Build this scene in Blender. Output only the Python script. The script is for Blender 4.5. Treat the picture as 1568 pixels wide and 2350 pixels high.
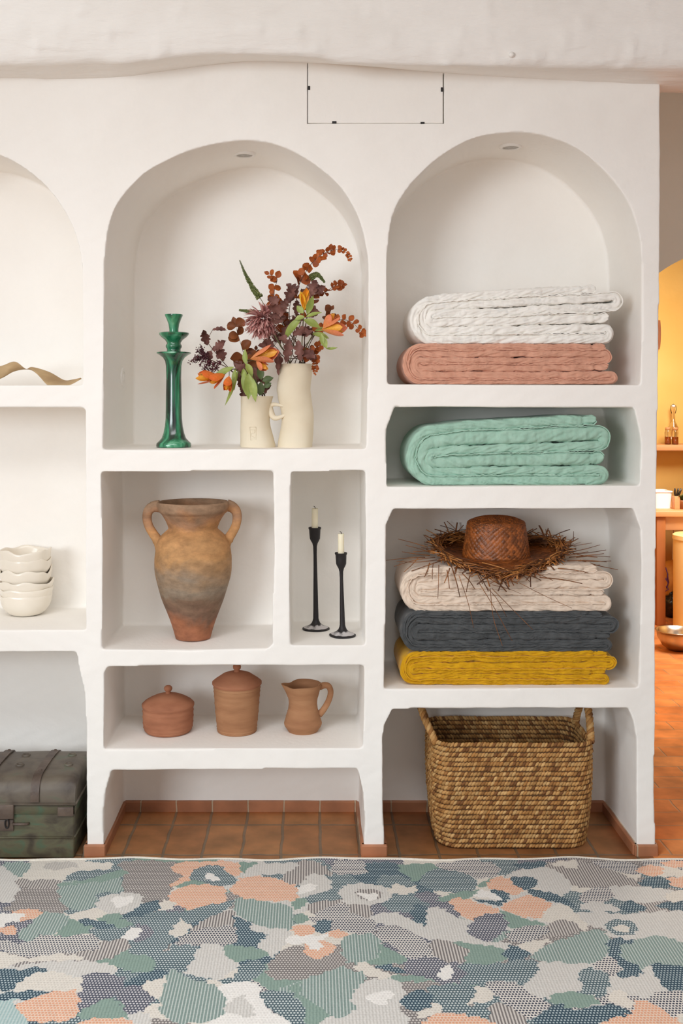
import bpy, bmesh, math, random
import numpy as np
from mathutils import Vector, Matrix, noise
PI = math.pi
random.seed(7)
scene = bpy.context.scene
for o in list(bpy.data.objects):
    bpy.data.objects.remove(o)
COL = scene.collection

# ------------------------------------------------------------------ camera, world, lights, exposure
F = 2376.0          # focal length in pixels of the 1568 px wide frame
D0 = 3.3            # camera distance to the wall front
CH = 1.44           # camera height
VX, VY = 715.0, 925.0
cam = bpy.data.cameras.new('camera')
cam.sensor_fit = 'HORIZONTAL'
cam.sensor_width = 36.0
cam.lens = F / 1568.0 * 36.0
cam.shift_x = (784 - VX) / 1568.0
cam.shift_y = (VY - 1175) / 1568.0
cam.clip_start = 0.05
camo = bpy.data.objects.new('camera', cam)
COL.objects.link(camo)
camo.location = (0, -D0, CH)
camo.rotation_euler = (PI / 2, 0, 0)
scene.camera = camo

world = bpy.data.worlds.new('world')
scene.world = world
world.use_nodes = True
bg = world.node_tree.nodes['Background']
bg.inputs[0].default_value = (0.93, 0.97, 1.0, 1)
bg.inputs[1].default_value = 0.31


def area(name, loc, target, sx, sy, power, col=(1, 1, 1), spread=180):
    l = bpy.data.lights.new(name, 'AREA')
    l.shape = 'RECTANGLE'
    l.size = sx
    l.size_y = sy
    l.energy = power
    l.color = col
    l.spread = math.radians(spread)
    o = bpy.data.objects.new(name, l)
    COL.objects.link(o)
    o.location = loc
    d = Vector(target) - Vector(loc)
    o.rotation_euler = d.to_track_quat('-Z', 'Y').to_euler()
    return o


area('window_daylight', (-3.6, -5.5, 2.0), (0.1, 0.0, 1.2), 2.2, 1.7, 140, (0.90, 0.952, 1.0))
area('room_fill', (0.9, -4.3, 1.9), (0.3, 0.0, 1.2), 2.6, 1.8, 8, (1.0, 0.985, 0.965))  # added weak fill from the front right, not an actual source
area('overhead_fill', (-0.4, -2.0, 2.72), (-0.15, -0.75, 0.0), 2.0, 0.8, 20, (0.95, 0.975, 1.0), 120)  # added overhead fill to brighten rug, floor and shelf tops
area('kitchen_unseen_lamp', (2.35, 2.3, 2.45), (1.85, 3.3, 0.4), 0.9, 0.9, 78, (1.0, 0.95, 0.87))  # unseen warm area lamp added to light the kitchen

vs = scene.view_settings
vs.view_transform = 'Standard'
vs.look = 'None'
vs.gamma = 1.0
vs.use_curve_mapping = False
vs.exposure = 0.21
scene.cycles.max_bounces = 8
scene.cycles.diffuse_bounces = 6


# ------------------------------------------------------------------ helpers
def P(px, py, Y=0.0):
    k = (D0 + Y) / F
    return Vector(((px - VX) * k, Y, CH + (VY - py) * k))


def K(Y):
    return (D0 + Y) / F


def ZS(py):             # height of a shelf whose front edge (Y = 0) is seen at row py
    return CH + (VY - py) * K(0)


def lin(c):
    r = []
    for v in c[:3]:
        v = v / 255.0
        r.append(v / 12.92 if v <= 0.04045 else ((v + 0.055) / 1.055) ** 2.4)
    return (r[0], r[1], r[2], 1.0)


def fbm(x, y, z=0.0, o=3):
    return noise.fractal(Vector((x, y, z)), 1.0, 2.0, o)


def tag(o, label=None, cat=None, group=None, kind=None):
    if label: o['label'] = label
    if cat: o['category'] = cat
    if group: o['group'] = group
    if kind: o['kind'] = kind
    return o


def thing(name, label, cat, loc, group=None):
    o = bpy.data.objects.new(name, None)
    o.empty_display_size = 0.05
    COL.objects.link(o)
    o.location = loc
    return tag(o, label, cat, group)


def obj(name, bm, m, parent=None, origin=None, smooth=True, sharp=None):
    bm.normal_update()
    org = Vector(parent['_w']) if (parent is not None and '_w' in parent) else (Vector(parent.location) if parent is not None else Vector(origin or (0, 0, 0)))
    if org.length > 0:
        bmesh.ops.translate(bm, verts=bm.verts, vec=-org)
    me = bpy.data.meshes.new(name)
    bm.to_mesh(me)
    bm.free()
    if smooth:
        me.shade_smooth()
        if sharp:
            me.set_sharp_from_angle(angle=math.radians(sharp))
    else:
        me.shade_flat()
    ms = m if isinstance(m, (list, tuple)) else [m]
    for x in ms:
        me.materials.append(x)
    o = bpy.data.objects.new(name, me)
    COL.objects.link(o)
    if parent is not None:
        o.parent = parent
        if parent.type == 'MESH':       # sub-part: the parent mesh sits at its own parent's origin
            o.parent = parent
    else:
        o.location = org
    return o


def sub(name, bm, m, part, smooth=True, sharp=None):
    """a sub-part under a part; vertices are given in world coordinates"""
    org = Vector((0, 0, 0))
    q = part
    while q is not None:
        org += q.location
        q = q.parent
    bmesh.ops.translate(bm, verts=bm.verts, vec=-org)
    bm.normal_update()
    me = bpy.data.meshes.new(name)
    bm.to_mesh(me)
    bm.free()
    if smooth:
        me.shade_smooth()
        if sharp: me.set_sharp_from_angle(angle=math.radians(sharp))
    me.materials.append(m)
    o = bpy.data.objects.new(name, me)
    COL.objects.link(o)
    o.parent = part
    return o


def new(): return bmesh.new()


def box(bm, x0, x1, y0, y1, z0, z1, bev=0.0, seg=2):
    b = bmesh.new()
    vs_ = [b.verts.new(v) for v in [(x0, y0, z0), (x1, y0, z0), (x1, y1, z0), (x0, y1, z0), (x0, y0, z1), (x1, y0, z1), (x1, y1, z1), (x0, y1, z1)]]
    for f in [(0, 3, 2, 1), (4, 5, 6, 7), (0, 1, 5, 4), (1, 2, 6, 5), (2, 3, 7, 6), (3, 0, 4, 7)]:
        b.faces.new([vs_[i] for i in f])
    if bev > 0:
        bmesh.ops.bevel(b, geom=list(b.edges), offset=bev, segments=seg, profile=0.5, affect='EDGES')
    merge(bm, b)


def merge(bm, b):
    me = bpy.data.meshes.new('tmp')
    b.to_mesh(me)
    b.free()
    bm.from_mesh(me)
    bpy.data.meshes.remove(me)


def loft(bm, rings, closed=True, caps=False, cols=None, layer=None):
    R = []
    for i, ring in enumerate(rings):
        row = []
        for j, p in enumerate(ring):
            v = bm.verts.new(p)
            if cols is not None:
                v[layer] = cols[i][j] if isinstance(cols[i], list) else cols[i]
            row.append(v)
        R.append(row)
    n = len(R[0])
    for i in range(len(R) - 1):
        for j in range(n if closed else n - 1):
            k = (j + 1) % n
            bm.faces.new((R[i][j], R[i][k], R[i + 1][k], R[i + 1][j]))
    if caps:
        bm.faces.new(list(reversed(R[0])))
        bm.faces.new(R[-1])
    return R


def lathe(bm, prof, cx, cy, n=64, offs=None, wob=0.0, seed=0.0, cap0=True, cap1=True):
    rings = []
    for i, (r, z) in enumerate(prof):
        ox = offs[i] if offs else 0.0
        ring = []
        for j in range(n):
            a = 2 * PI * j / n
            rr = r
            if wob:
                rr = r * (1 + wob * noise.noise(Vector((math.cos(a) * 1.3, math.sin(a) * 1.3, z * 12 + seed))))
            ring.append((cx + ox + rr * math.cos(a), cy + rr * math.sin(a), z))
        rings.append(ring)
    R = loft(bm, rings)
    if cap0: bm.faces.new(R[0])
    if cap1: bm.faces.new(list(reversed(R[-1])))
    bmesh.ops.recalc_face_normals(bm, faces=bm.faces)
    return R


def spline(pts, n):
    """Catmull-Rom through pts (tuples of any length)"""
    pts = [np.array(p, float) for p in pts]
    if len(pts) == 2:
        return [tuple(pts[0] + (pts[1] - pts[0]) * i / (n - 1)) for i in range(n)]
    ext = [2 * pts[0] - pts[1]] + pts + [2 * pts[-1] - pts[-2]]
    m = len(pts) - 1
    out = []
    for i in range(n):
        u = i / (n - 1) * m
        k = min(int(u), m - 1)
        t = u - k
        a, b, c, d = ext[k], ext[k + 1], ext[k + 2], ext[k + 3]
        out.append(tuple(0.5 * (2 * b + (c - a) * t + (2 * a - 5 * b + 4 * c - d) * t * t + (3 * b - a - 3 * c + d) * t ** 3)))
    return out


def tube(bm, pts, rad, n=8, caps=True, squash=None, cols=None, layer=None):
    pts = [Vector(p) for p in pts]
    m = len(pts)
    if not isinstance(rad, (list, tuple)): rad = [rad] * m
    t = (pts[1] - pts[0]).normalized()
    ref = Vector((0, 0, 1)) if abs(t.z) < 0.9 else Vector((1, 0, 0))
    u = t.cross(ref).normalized()
    rings = []
    for i in range(m):
        t2 = (pts[min(i + 1, m - 1)] - pts[max(i - 1, 0)])
        if t2.length < 1e-9: t2 = t
        t2 = t2.normalized()
        u = (u - t2 * u.dot(t2))
        if u.length < 1e-6: u = t2.cross(Vector((0.3, 0.5, 0.8)))
        u.normalize()
        w = t2.cross(u)
        ring = []
        for j in range(n):
            a = 2 * PI * j / n
            s = squash if squash else 1.0
            ring.append(pts[i] + u * (rad[i] * math.cos(a)) + w * (rad[i] * s * math.sin(a)))
        rings.append(ring)
    return loft(bm, rings, True, caps, cols, layer)


def ball(bm, c, r, seg=10, sz=1.0):
    ret = bmesh.ops.create_uvsphere(bm, u_segments=seg, v_segments=max(6, seg // 2 + 1), radius=r)
    for v in ret['verts']:
        v.co.z *= sz
        v.co += Vector(c)


def leaf(bm, base, d, n, L, W, curl=0.2, fold=0.15, segs=9, lobes=0, tip=1.0, rise=0.0, layer=None, c0=None, c1=None, belly=0.45, rw=0.0):
    d = Vector(d).normalized()
    n = Vector(n)
    n = (n - d * n.dot(d))
    if n.length < 1e-5: n = d.orthogonal()
    n.normalize()
    s = d.cross(n)
    prev = None
    base = Vector(base)
    for i in range(segs + 1):
        t = i / segs
        ang = curl * t
        if abs(curl) > 1e-4:
            c = base + d * (L * math.sin(ang) / curl) - n * (L * (1 - math.cos(ang)) / curl)
        else:
            c = base + d * L * t
        nn = n * math.cos(ang) + d * math.sin(ang)
        if t < belly: w = math.sin(t / belly * PI / 2) ** 0.8
        else: w = math.cos((t - belly) / (1 - belly) * PI / 2) ** tip
        w = max(w, 0.03) * W * 0.5
        if lobes: w *= 0.60 + 0.55 * abs(math.sin(t * PI * lobes * 1.35 + 0.4)) ** 0.7
        rr = rw * W * math.sin(t * 9 + base.x * 91)
        row = [bm.verts.new(c - s * w + nn * (fold * w + rr)), bm.verts.new(c - s * w * 0.5 + nn * fold * w * 0.35), bm.verts.new(c), bm.verts.new(c + s * w * 0.5 + nn * fold * w * 0.35), bm.verts.new(c + s * w + nn * (fold * w - rr))]
        if layer is not None:
            for v in row:
                v[layer] = tuple(c0[k] * (1 - t) + c1[k] * t for k in range(4))
        if prev:
            for j in range(4):
                bm.faces.new((prev[j], prev[j + 1], row[j + 1], row[j]))
        prev = row


def blob_curve(bm, pts):
    pass


# ------------------------------------------------------------------ materials
def mat(name, cols, scale=6.0, detail=5.0, rough=0.6, bump=0.0, bscale=40.0, metal=0.0, stretch=(1, 1, 1), dist=0.0, coat=0.0, spec=0.5, bdist=0.004, sheen=0.0, bstretch=None, sss=0.0, trans=0.0):
    m = bpy.data.materials.new(name)
    m.use_nodes = True
    nt = m.node_tree
    N = nt.nodes
    b = N['Principled BSDF']
    b.inputs['Roughness'].default_value = rough
    b.inputs['Metallic'].default_value = metal
    b.inputs['Specular IOR Level'].default_value = spec
    b.inputs['Coat Weight'].default_value = coat
    b.inputs['Coat Roughness'].default_value = 0.12
    b.inputs['Sheen Weight'].default_value = sheen
    tc = N.new('ShaderNodeTexCoord')
    mp = N.new('ShaderNodeMapping')
    mp.inputs['Scale'].default_value = stretch
    nt.links.new(tc.outputs['Object'], mp.inputs['Vector'])
    nz = N.new('ShaderNodeTexNoise')
    nz.inputs['Scale'].default_value = scale
    nz.inputs['Detail'].default_value = detail
    nz.inputs['Distortion'].default_value = dist
    nt.links.new(mp.outputs[0], nz.inputs['Vector'])
    if len(cols) == 1: cols = [(0.0, cols[0]), (1.0, cols[0])]
    rp = N.new('ShaderNodeValToRGB')
    el = rp.color_ramp.elements
    el[0].position = cols[0][0]
    el[0].color = lin(cols[0][1])
    el[1].position = cols[-1][0]
    el[1].color = lin(cols[-1][1])
    for p, c in cols[1:-1]:
        e = el.new(p)
        e.color = lin(c)
    nt.links.new(nz.outputs['Fac'], rp.inputs['Fac'])
    nt.links.new(rp.outputs['Color'], b.inputs['Base Color'])
    if trans:
        b.inputs['Transmission Weight'].default_value = trans
    if sss:
        b.inputs['Subsurface Weight'].default_value = sss
        b.inputs['Subsurface Radius'].default_value = (0.02, 0.012, 0.008)
        b.inputs['Subsurface Scale'].default_value = 0.3
    if bump:
        n2 = N.new('ShaderNodeTexNoise')
        n2.inputs['Scale'].default_value = bscale
        n2.inputs['Detail'].default_value = 6
        mp2 = N.new('ShaderNodeMapping')
        mp2.inputs['Scale'].default_value = bstretch or stretch
        nt.links.new(tc.outputs['Object'], mp2.inputs['Vector'])
        nt.links.new(mp2.outputs[0], n2.inputs['Vector'])
        bp = N.new('ShaderNodeBump')
        bp.inputs['Strength'].default_value = bump
        bp.inputs['Distance'].default_value = bdist
        nt.links.new(n2.outputs['Fac'], bp.inputs['Height'])
        nt.links.new(bp.outputs['Normal'], b.inputs['Normal'])
    m['_ramp'] = rp.name
    return m


def attr_mat(name, rough=0.6, bump=0.0, bscale=200, attr='Col', vary=0.12, spec=0.4, sheen=0.0):
    m = bpy.data.materials.new(name)
    m.use_nodes = True
    nt = m.node_tree
    N = nt.nodes
    b = N['Principled BSDF']
    b.inputs['Roughness'].default_value = rough
    b.inputs['Specular IOR Level'].default_value = spec
    a = N.new('ShaderNodeAttribute')
    a.attribute_name = attr
    tc = N.new('ShaderNodeTexCoord')
    nz = N.new('ShaderNodeTexNoise')
    nz.inputs['Scale'].default_value = bscale
    nz.inputs['Detail'].default_value = 3
    nt.links.new(tc.outputs['Object'], nz.inputs['Vector'])
    hs = N.new('ShaderNodeHueSaturation')
    mr = N.new('ShaderNodeMapRange')
    mr.inputs['To Min'].default_value = 1 - vary * 2
    mr.inputs['To Max'].default_value = 1 + vary * 2
    nt.links.new(nz.outputs['Fac'], mr.inputs['Value'])
    nt.links.new(mr.outputs[0], hs.inputs['Value'])
    nt.links.new(a.outputs['Color'], hs.inputs['Color'])
    nt.links.new(hs.outputs[0], b.inputs['Base Color'])
    if bump:
        bp = N.new('ShaderNodeBump')
        bp.inputs['Strength'].default_value = bump
        bp.inputs['Distance'].default_value = 0.002
        nt.links.new(nz.outputs['Fac'], bp.inputs['Height'])
        nt.links.new(bp.outputs['Normal'], b.inputs['Normal'])
    return m


def tile_mat(name, c1, c2, grout, w, h, ox=0.0, oy=0.0, offset=0.0, mortar=0.006, rough=0.55, axes='XY', scalecol=9.0):
    m = bpy.data.materials.new(name)
    m.use_nodes = True
    nt = m.node_tree
    N = nt.nodes
    L = nt.links.new
    b = N['Principled BSDF']
    b.inputs['Roughness'].default_value = rough
    tc = N.new('ShaderNodeTexCoord')
    sp = N.new('ShaderNodeSeparateXYZ')
    L(tc.outputs['Object'], sp.inputs[0])
    cb = N.new('ShaderNodeCombineXYZ')
    dn = N.new('ShaderNodeTexNoise')
    dn.inputs['Scale'].default_value = 11
    dn.inputs['Detail'].default_value = 3
    L(tc.outputs['Object'], dn.inputs['Vector'])
    wob = N.new('ShaderNodeVectorMath'); wob.operation = 'MULTIPLY_ADD'
    wob.inputs[1].default_value = (0.012, 0.012, 0)
    wob.inputs[2].default_value = (ox - 0.006, oy - 0.006, 0)
    L(dn.outputs['Color'], wob.inputs[0])
    add = N.new('ShaderNodeVectorMath'); add.operation = 'ADD'
    L(sp.outputs[axes[0]], cb.inputs[0])
    L(sp.outputs[axes[1]], cb.inputs[1])
    L(cb.outputs[0], add.inputs[0])
    L(wob.outputs[0], add.inputs[1])
    br = N.new('ShaderNodeTexBrick')
    br.offset = offset
    br.squash = 1.0
    br.inputs['Scale'].default_value = 1.0
    br.inputs['Brick Width'].default_value = w
    br.inputs['Row Height'].default_value = h
    br.inputs['Mortar Size'].default_value = mortar
    br.inputs['Mortar Smooth'].default_value = 0.4
    br.inputs['Bias'].default_value = 0.0
    br.inputs['Color1'].default_value = lin(c1)
    br.inputs['Color2'].default_value = lin(c2)
    br.inputs['Mortar'].default_value = lin(grout)
    L(add.outputs[0], br.inputs['Vector'])
    nz = N.new('ShaderNodeTexNoise')
    nz.inputs['Scale'].default_value = scalecol
    nz.inputs['Detail'].default_value = 6
    L(tc.outputs['Object'], nz.inputs['Vector'])
    mr = N.new('ShaderNodeMapRange')
    mr.inputs['From Min'].default_value = 0.3
    mr.inputs['From Max'].default_value = 0.7
    mr.inputs['To Min'].default_value = 0.72
    mr.inputs['To Max'].default_value = 1.25
    L(nz.outputs['Fac'], mr.inputs['Value'])
    hs = N.new('ShaderNodeHueSaturation')
    L(br.outputs['Color'], hs.inputs['Color'])
    L(mr.outputs[0], hs.inputs['Value'])
    L(hs.outputs[0], b.inputs['Base Color'])
    inv = N.new('ShaderNodeMath'); inv.operation = 'MULTIPLY_ADD'
    inv.inputs[1].default_value = -1.0
    L(br.outputs['Fac'], inv.inputs[0])
    sm = N.new('ShaderNodeMath'); sm.operation = 'MULTIPLY'; sm.inputs[1].default_value = 0.35
    L(nz.outputs['Fac'], sm.inputs[0])
    L(sm.outputs[0], inv.inputs[2])
    bp = N.new('ShaderNodeBump')
    bp.inputs['Strength'].default_value = 0.6
    bp.inputs['Distance'].default_value = 0.004
    L(inv.outputs[0], bp.inputs['Height'])
    L(bp.outputs['Normal'], b.inputs['Normal'])
    return m


M_plaster = mat('limewash_plaster', [(0.3, (243, 239, 233)), (0.7, (248, 245, 240))], 2.5, 4, 0.85, 0.35, 55, bdist=0.003, spec=0.2)
M_beam = mat('whitewashed_wood', [(0.3, (242, 239, 234)), (0.7, (248, 246, 242))], 4, 5, 0.8, 0.55, 14, stretch=(0.45, 1.6, 1.6), bdist=0.02, spec=0.2)
M_ceiling = mat('ceiling_paint', [(0.3, (236, 232, 226)), (0.7, (242, 239, 234))], 3, 4, 0.9)
M_floor = tile_mat('terracotta_floor_tiles', (238, 182, 124), (222, 162, 108), (180, 160, 134), 0.126, 0.235, ox=-0.029 + 0.126 * 20, oy=0.235 * 30, mortar=0.0055)
M_kfloor = tile_mat('orange_brick_floor', (228, 146, 82), (214, 128, 66), (186, 140, 100), 0.30, 0.115, ox=5, oy=0.115 * 40, offset=0.5, mortar=0.0035)
M_skirt = tile_mat('terracotta_skirting', (176, 120, 86), (160, 104, 72), (186, 164, 138), 0.126, 0.5, ox=-0.029 + 0.126 * 20, oy=0.25, mortar=0.003, axes='XZ')
M_yellow = mat('yellow_kitchen_plaster', [(0.3, (236, 194, 108)), (0.7, (243, 206, 126))], 2, 4, 0.7, 0.2, 20)
M_black = mat('black_metal_and_notch_shade', [(0.0, (22, 20, 20)), (1.0, (34, 30, 30))], 20, 3, 0.5)  # metal of the staple ring; also stands in for shade in panel notches

# ------------------------------------------------------------------ the niche wall
arch_m = [(240, 600), (250, 520), (275, 460), (330, 400), (390, 365), (450, 341), (520, 326), (580, 322), (640, 334), (700, 363), (760, 408), (800, 455), (830, 520), (844, 590)]
arch_r = [(888, 590), (900, 500), (930, 440), (985, 380), (1050, 335), (1110, 312), (1190, 303), (1260, 314), (1330, 345), (1400, 405), (1445, 470), (1467, 540), (1473, 600)]
arch_l = [(-410, 640)] + [(-110 + 300 * math.cos(a), 640 - 305 * math.sin(a)) for a in [PI * (1 - i / 16) for i in range(1, 16)]] + [(190, 640)]
FLOORY = 1962


def dense(pts, n):
    return spline(pts, n)


niches = [
    ('L1', [(-410, 884)] + dense(arch_l, 40) + [(190, 884)], 0.36),
    ('L2', [(-410, 1446), (-410, 935), (190, 936), (196, 941), (197, 1446)], 0.36),
    ('L3', [(-410, 2040), (-410, 1600), (-390, 1497), (175, 1497), (181, 1530), (193, 1580), (197, 1620), (201, 2040)], 0.36),
    ('M1', [(237, 1032), (238, 800)] + dense(arch_m, 48) + [(846, 800), (840, 1030)], 0.38),
    ('M2', [(234, 1490), (236, 1300), (233, 1083), (627, 1081), (630, 1250), (626, 1400), (627, 1478), (615, 1488), (440, 1492)], 0.36),
    ('M3', [(667, 1481), (665, 1330), (668, 1083), (838, 1081), (840, 1300), (838, 1481)], 0.36),
    ('M4', [(238, 1719), (239, 1545), (247, 1529), (836, 1526), (836, 1600), (832, 1717)], 0.36),
    ('M5', [(240, 2040), (237, 1860), (242, 1815), (256, 1768), (821, 1764), (834, 1822), (838, 1880), (832, 2040)], 0.36),
    ('R1', [(889, 882), (888, 700)] + dense(arch_r, 48) + [(1474, 750), (1470, 883)], 0.36),
    ('R2', [(888, 1117), (887, 985), (905, 933), (1455, 936), (1467, 985), (1472, 1020), (1468, 1114)], 0.36),
    ('R3', [(881, 1581), (886, 1350), (887, 1203), (903, 1167), (1453, 1167), (1470, 1215), (1473, 1300), (1466, 1578)], 0.36),
    ('R4', [(885, 2040), (878, 1800), (879, 1697), (883, 1665), (901, 1627), (1442, 1624), (1454, 1655), (1461, 1700), (1463, 2040)], 0.36),
]


def prism_px(bm, poly, y0, y1, back=None):
    a = [P(x, y, 0) for x, y in poly]
    b_ = [P(x, y, 0) for x, y in (back or poly)]
    va = [bm.verts.new((p.x, y0, p.z)) for p in a]
    vb = [bm.verts.new((p.x, y1, p.z)) for p in b_]
    n = len(va)
    fs = [bm.faces.new(va), bm.faces.new(list(reversed(vb)))]
    for i in range(n):
        j = (i + 1) % n
        fs.append(bm.faces.new((va[j], va[i], vb[i], vb[j])))
    bmesh.ops.recalc_face_normals(bm, faces=fs)


bm = new()
prism_px(bm, [(-760, -60), (1517, -60), (1515, 600), (1508, 1100), (1503, 1800), (1504, 1990), (-760, 1990)], 0.0, 0.5)
wall = obj('wall_back', bm, M_plaster)
bm = new()
for nm, poly, dep in niches:
    back = None
    if nm == 'M1':
        back = [(x + 22 * max(0.0, (580 - x) / 340.0) ** 0.5 if x < 580 else x, y) for x, y in poly]
    prism_px(bm, poly, -0.12 if nm != 'M1' else -0.001, dep, back)
cut = obj('cutter', bm, M_plaster)


def apply_mods(o):
    dg = bpy.context.evaluated_depsgraph_get()
    dg.update()
    me = bpy.data.meshes.new_from_object(o.evaluated_get(dg))
    old = o.data
    o.modifiers.clear()
    o.data = me
    bpy.data.meshes.remove(old)


md = wall.modifiers.new('b', 'BOOLEAN'); md.operation = 'DIFFERENCE'; md.solver = 'EXACT'; md.object = cut
md = wall.modifiers.new('r', 'REMESH'); md.mode = 'VOXEL'; md.voxel_size = 0.0047; md.use_smooth_shade = True
md = wall.modifiers.new('s', 'SMOOTH'); md.factor = 0.5; md.iterations = 3
apply_mods(wall)
bpy.data.objects.remove(cut)
# hand-trowelled unevenness
me = wall.data
n = len(me.vertices)
co = np.empty(n * 3, np.float32); me.vertices.foreach_get('co', co); co = co.reshape(-1, 3)
no = np.empty(n * 3, np.float32); me.vertices.foreach_get('normal', no); no = no.reshape(-1, 3)
x, y, z = co[:, 0], co[:, 1], co[:, 2]
w = (np.sin(x * 9.1 + 1.3 * np.sin(z * 7.0)) * np.sin(z * 8.3 + 1.7 * np.sin(x * 5.1 + y * 6)) + 0.6 * np.sin(x * 23 + 2 * np.sin(z * 17)) * np.sin(z * 21 + y * 19 + 1.5 * np.sin(x * 15)) + 0.35 * np.sin(x * 61 + 3 * np.sin(z * 37)) * np.sin(z * 57 + y * 41))
flat = np.where(no[:, 2] > 0.8, 0.15, 1.0)     # shelf tops stay level
co += no * (w * 0.0013 * flat)[:, None]
me.vertices.foreach_set('co', co.ravel())
me.update()
me.shade_smooth()
tag(wall, kind='structure')
wall['label'] = 'white limewashed plaster wall with built-in arched niches and shelves'

# cavity behind the access panel
bm = new()
a, b2 = P(705.5, 90), P(1020, 284)
box(bm, a.x, b2.x, -0.02, 0.06, b2.z, a.z)
cut = obj('cutter', bm, M_plaster)
md = wall.modifiers.new('b', 'BOOLEAN'); md.operation = 'DIFFERENCE'; md.solver = 'FAST'; md.object = cut
apply_mods(wall)
bpy.data.objects.remove(cut)

t = thing('access_panel', 'white flush access panel with dark gap set in wall under the beam', 'panel', P(862, 281, 0.0))
bm = new()
a, b2 = P(707.2, 92), P(1016.8, 282)
box(bm, a.x, b2.x, 0.0005, 0.014, b2.z, a.z, 0.001, 1)
obj('panel_board', bm, M_plaster, t, smooth=False)
for (cx, cy, w_, h_) in [(709.5, 202, 5, 9), (1014.5, 205.5, 5, 10), (767.5, 280.5, 10, 5), (970, 282.5, 9, 5)]:  # dark blocks in place of the shade inside the panel's cut notches
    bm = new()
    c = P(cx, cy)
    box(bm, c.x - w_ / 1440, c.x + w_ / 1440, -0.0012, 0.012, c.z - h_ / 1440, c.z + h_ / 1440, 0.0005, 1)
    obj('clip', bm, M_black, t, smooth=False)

# ------------------------------------------------------------------ beam, ceiling, floors, kitchen shell
yb = spline([(-760, 178), (-300, 176), (0, 178), (150, 181), (280, 176), (380, 163), (510, 146), (600, 141), (800, 149), (1000, 166), (1200, 179), (1400, 189), (1568, 194), (2400, 200)], 400)
yf = spline([(-760, 148), (-300, 145), (0, 148), (200, 140), (290, 144), (440, 127), (560, 124), (720, 132), (800, 146), (1000, 150), (1200, 153), (1568, 156), (2400, 158)], 400)
bx_ = np.array([p[0] for p in yb]); by_ = np.array([p[1] for p in yb])
fx_ = np.array([p[0] for p in yf]); fy_ = np.array([p[1] for p in yf])
rings = []
xs = np.linspace(-1.9, 2.2, 420)
for X in xs:
    pxb = VX + X / K(0)
    zb = ZS(float(np.interp(pxb, bx_, by_)))
    pxf = VX + X / K(-0.15)
    zf = CH + (VY - float(np.interp(pxf, fx_, fy_))) * K(-0.15)
    prof = [(0.10, zb + 0.004), (0.05, zb), (0.0, zb)] + [(-0.15 * s, zb + (zf - zb) * s) for s in (0.2, 0.4, 0.6, 0.8, 0.92)]
    prof += [(-0.147, zf + 0.003), (-0.155, zf + 0.010), (-0.160, zf + 0.022)] + [(-0.165 - 0.006 * math.sin(s * 3), zf + 0.022 + s * (2.81 - zf - 0.022)) for s in (0.08, 0.16, 0.24, 0.32, 0.4, 0.48, 0.56, 0.64, 0.72, 0.8, 0.9, 1.0)]
    prof += [(0.10, 2.81)]
    ring = []
    for i, (yy, zz) in enumerate(prof):
        if 2 < i < len(prof) - 2:
            dq = 0.008 * fbm(X * 2.6, yy * 9, zz * 9, 5) + 0.014 * max(0, fbm(X * 14 + 4, yy * 24, zz * 34, 3) - 0.28)
            ring.append((X, yy - dq, zz - dq * 0.5))
        else:
            ring.append((X, yy, zz))
    rings.append(ring)
bm = new()
loft(bm, rings, True, True)
bmesh.ops.recalc_face_normals(bm, faces=bm.faces)
beam = obj('ceiling_beam', bm, M_beam)
tag(beam, 'rough whitewashed ceiling beam running across the top of the niche wall', 'beam', kind='structure')
t = P(1174, 126, -0.168)
bm = new()
ball(bm, (t.x, t.y - 0.001, t.z), 0.009, 14)
tag(obj('nail_head', bm, M_beam, origin=t), 'round white painted nail head on the ceiling beam', 'nail')

bm = new(); box(bm, -3.2, 3.6, -4.6, 5.2, 2.78, 2.86)
tag(obj('ceiling', bm, M_ceiling), kind='structure')
bm = new(); box(bm, -3.2, 1.085, -4.6, 0.49, -0.06, 0.0)
tag(obj('floor', bm, M_floor), kind='structure')
bm = new(); box(bm, 1.085, 3.6, -4.6, 5.2, -0.06, 0.0)
tag(obj('floor', bm, M_kfloor), kind='structure')

# kitchen: far wall, right wall, back of the niche wall side and the arch partition
bm = new(); box(bm, 0.6, 3.6, 4.55, 4.65, 0, 2.8)
tag(obj('wall_far', bm, M_yellow), kind='structure')
bm = new(); box(bm, 3.5, 3.6, 1.2, 4.6, 0, 2.8)
tag(obj('wall_right', bm, M_yellow), kind='structure')
bm = new(); box(bm, 0.6, 0.7, 1.2, 4.6, 0, 2.8)
tag(obj('wall_left', bm, M_yellow), kind='structure')
# partition with an arched doorway
YP = 1.15
M_grey = mat('shaded_partition_plaster', [(0.3, (238, 230, 214)), (0.7, (243, 236, 221))], 2.5, 4, 0.85, 0.3, 40)
bm = new()
k = K(YP)
lx = (1440 - VX) * k
arc = []
p1 = P(1505, 632, YP); p2 = P(1568, 594, YP)
# arch curve through the two seen points, cresting further right
arc = spline([(lx, P(0, 690, YP).z), (p1.x, p1.z), (p2.x, p2.z), (p2.x + 0.16, p2.z + 0.06), (p2.x + 0.40, p2.z + 0.075), (p2.x + 0.62, p2.z + 0.0), (p2.x + 0.78, p2.z - 0.16)], 30)
poly = [(lx, 0)] + [(a_, c_) for a_, c_ in arc] + [(arc[-1][0], 0), (3.6, 0), (3.6, 2.8), (0.55, 2.8), (0.55, 0)]
va = [bm.verts.new((a_, YP, c_)) for a_, c_ in poly]
f = bm.faces.new(va)
r = bmesh.ops.extrude_face_region(bm, geom=[f])
bmesh.ops.translate(bm, verts=[v for v in r['geom'] if isinstance(v, bmesh.types.BMVert)], vec=(0, 0.12, 0))
bmesh.ops.triangulate(bm, faces=[q for q in bm.faces if len(q.verts) > 4])
bmesh.ops.recalc_face_normals(bm, faces=bm.faces)
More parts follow.
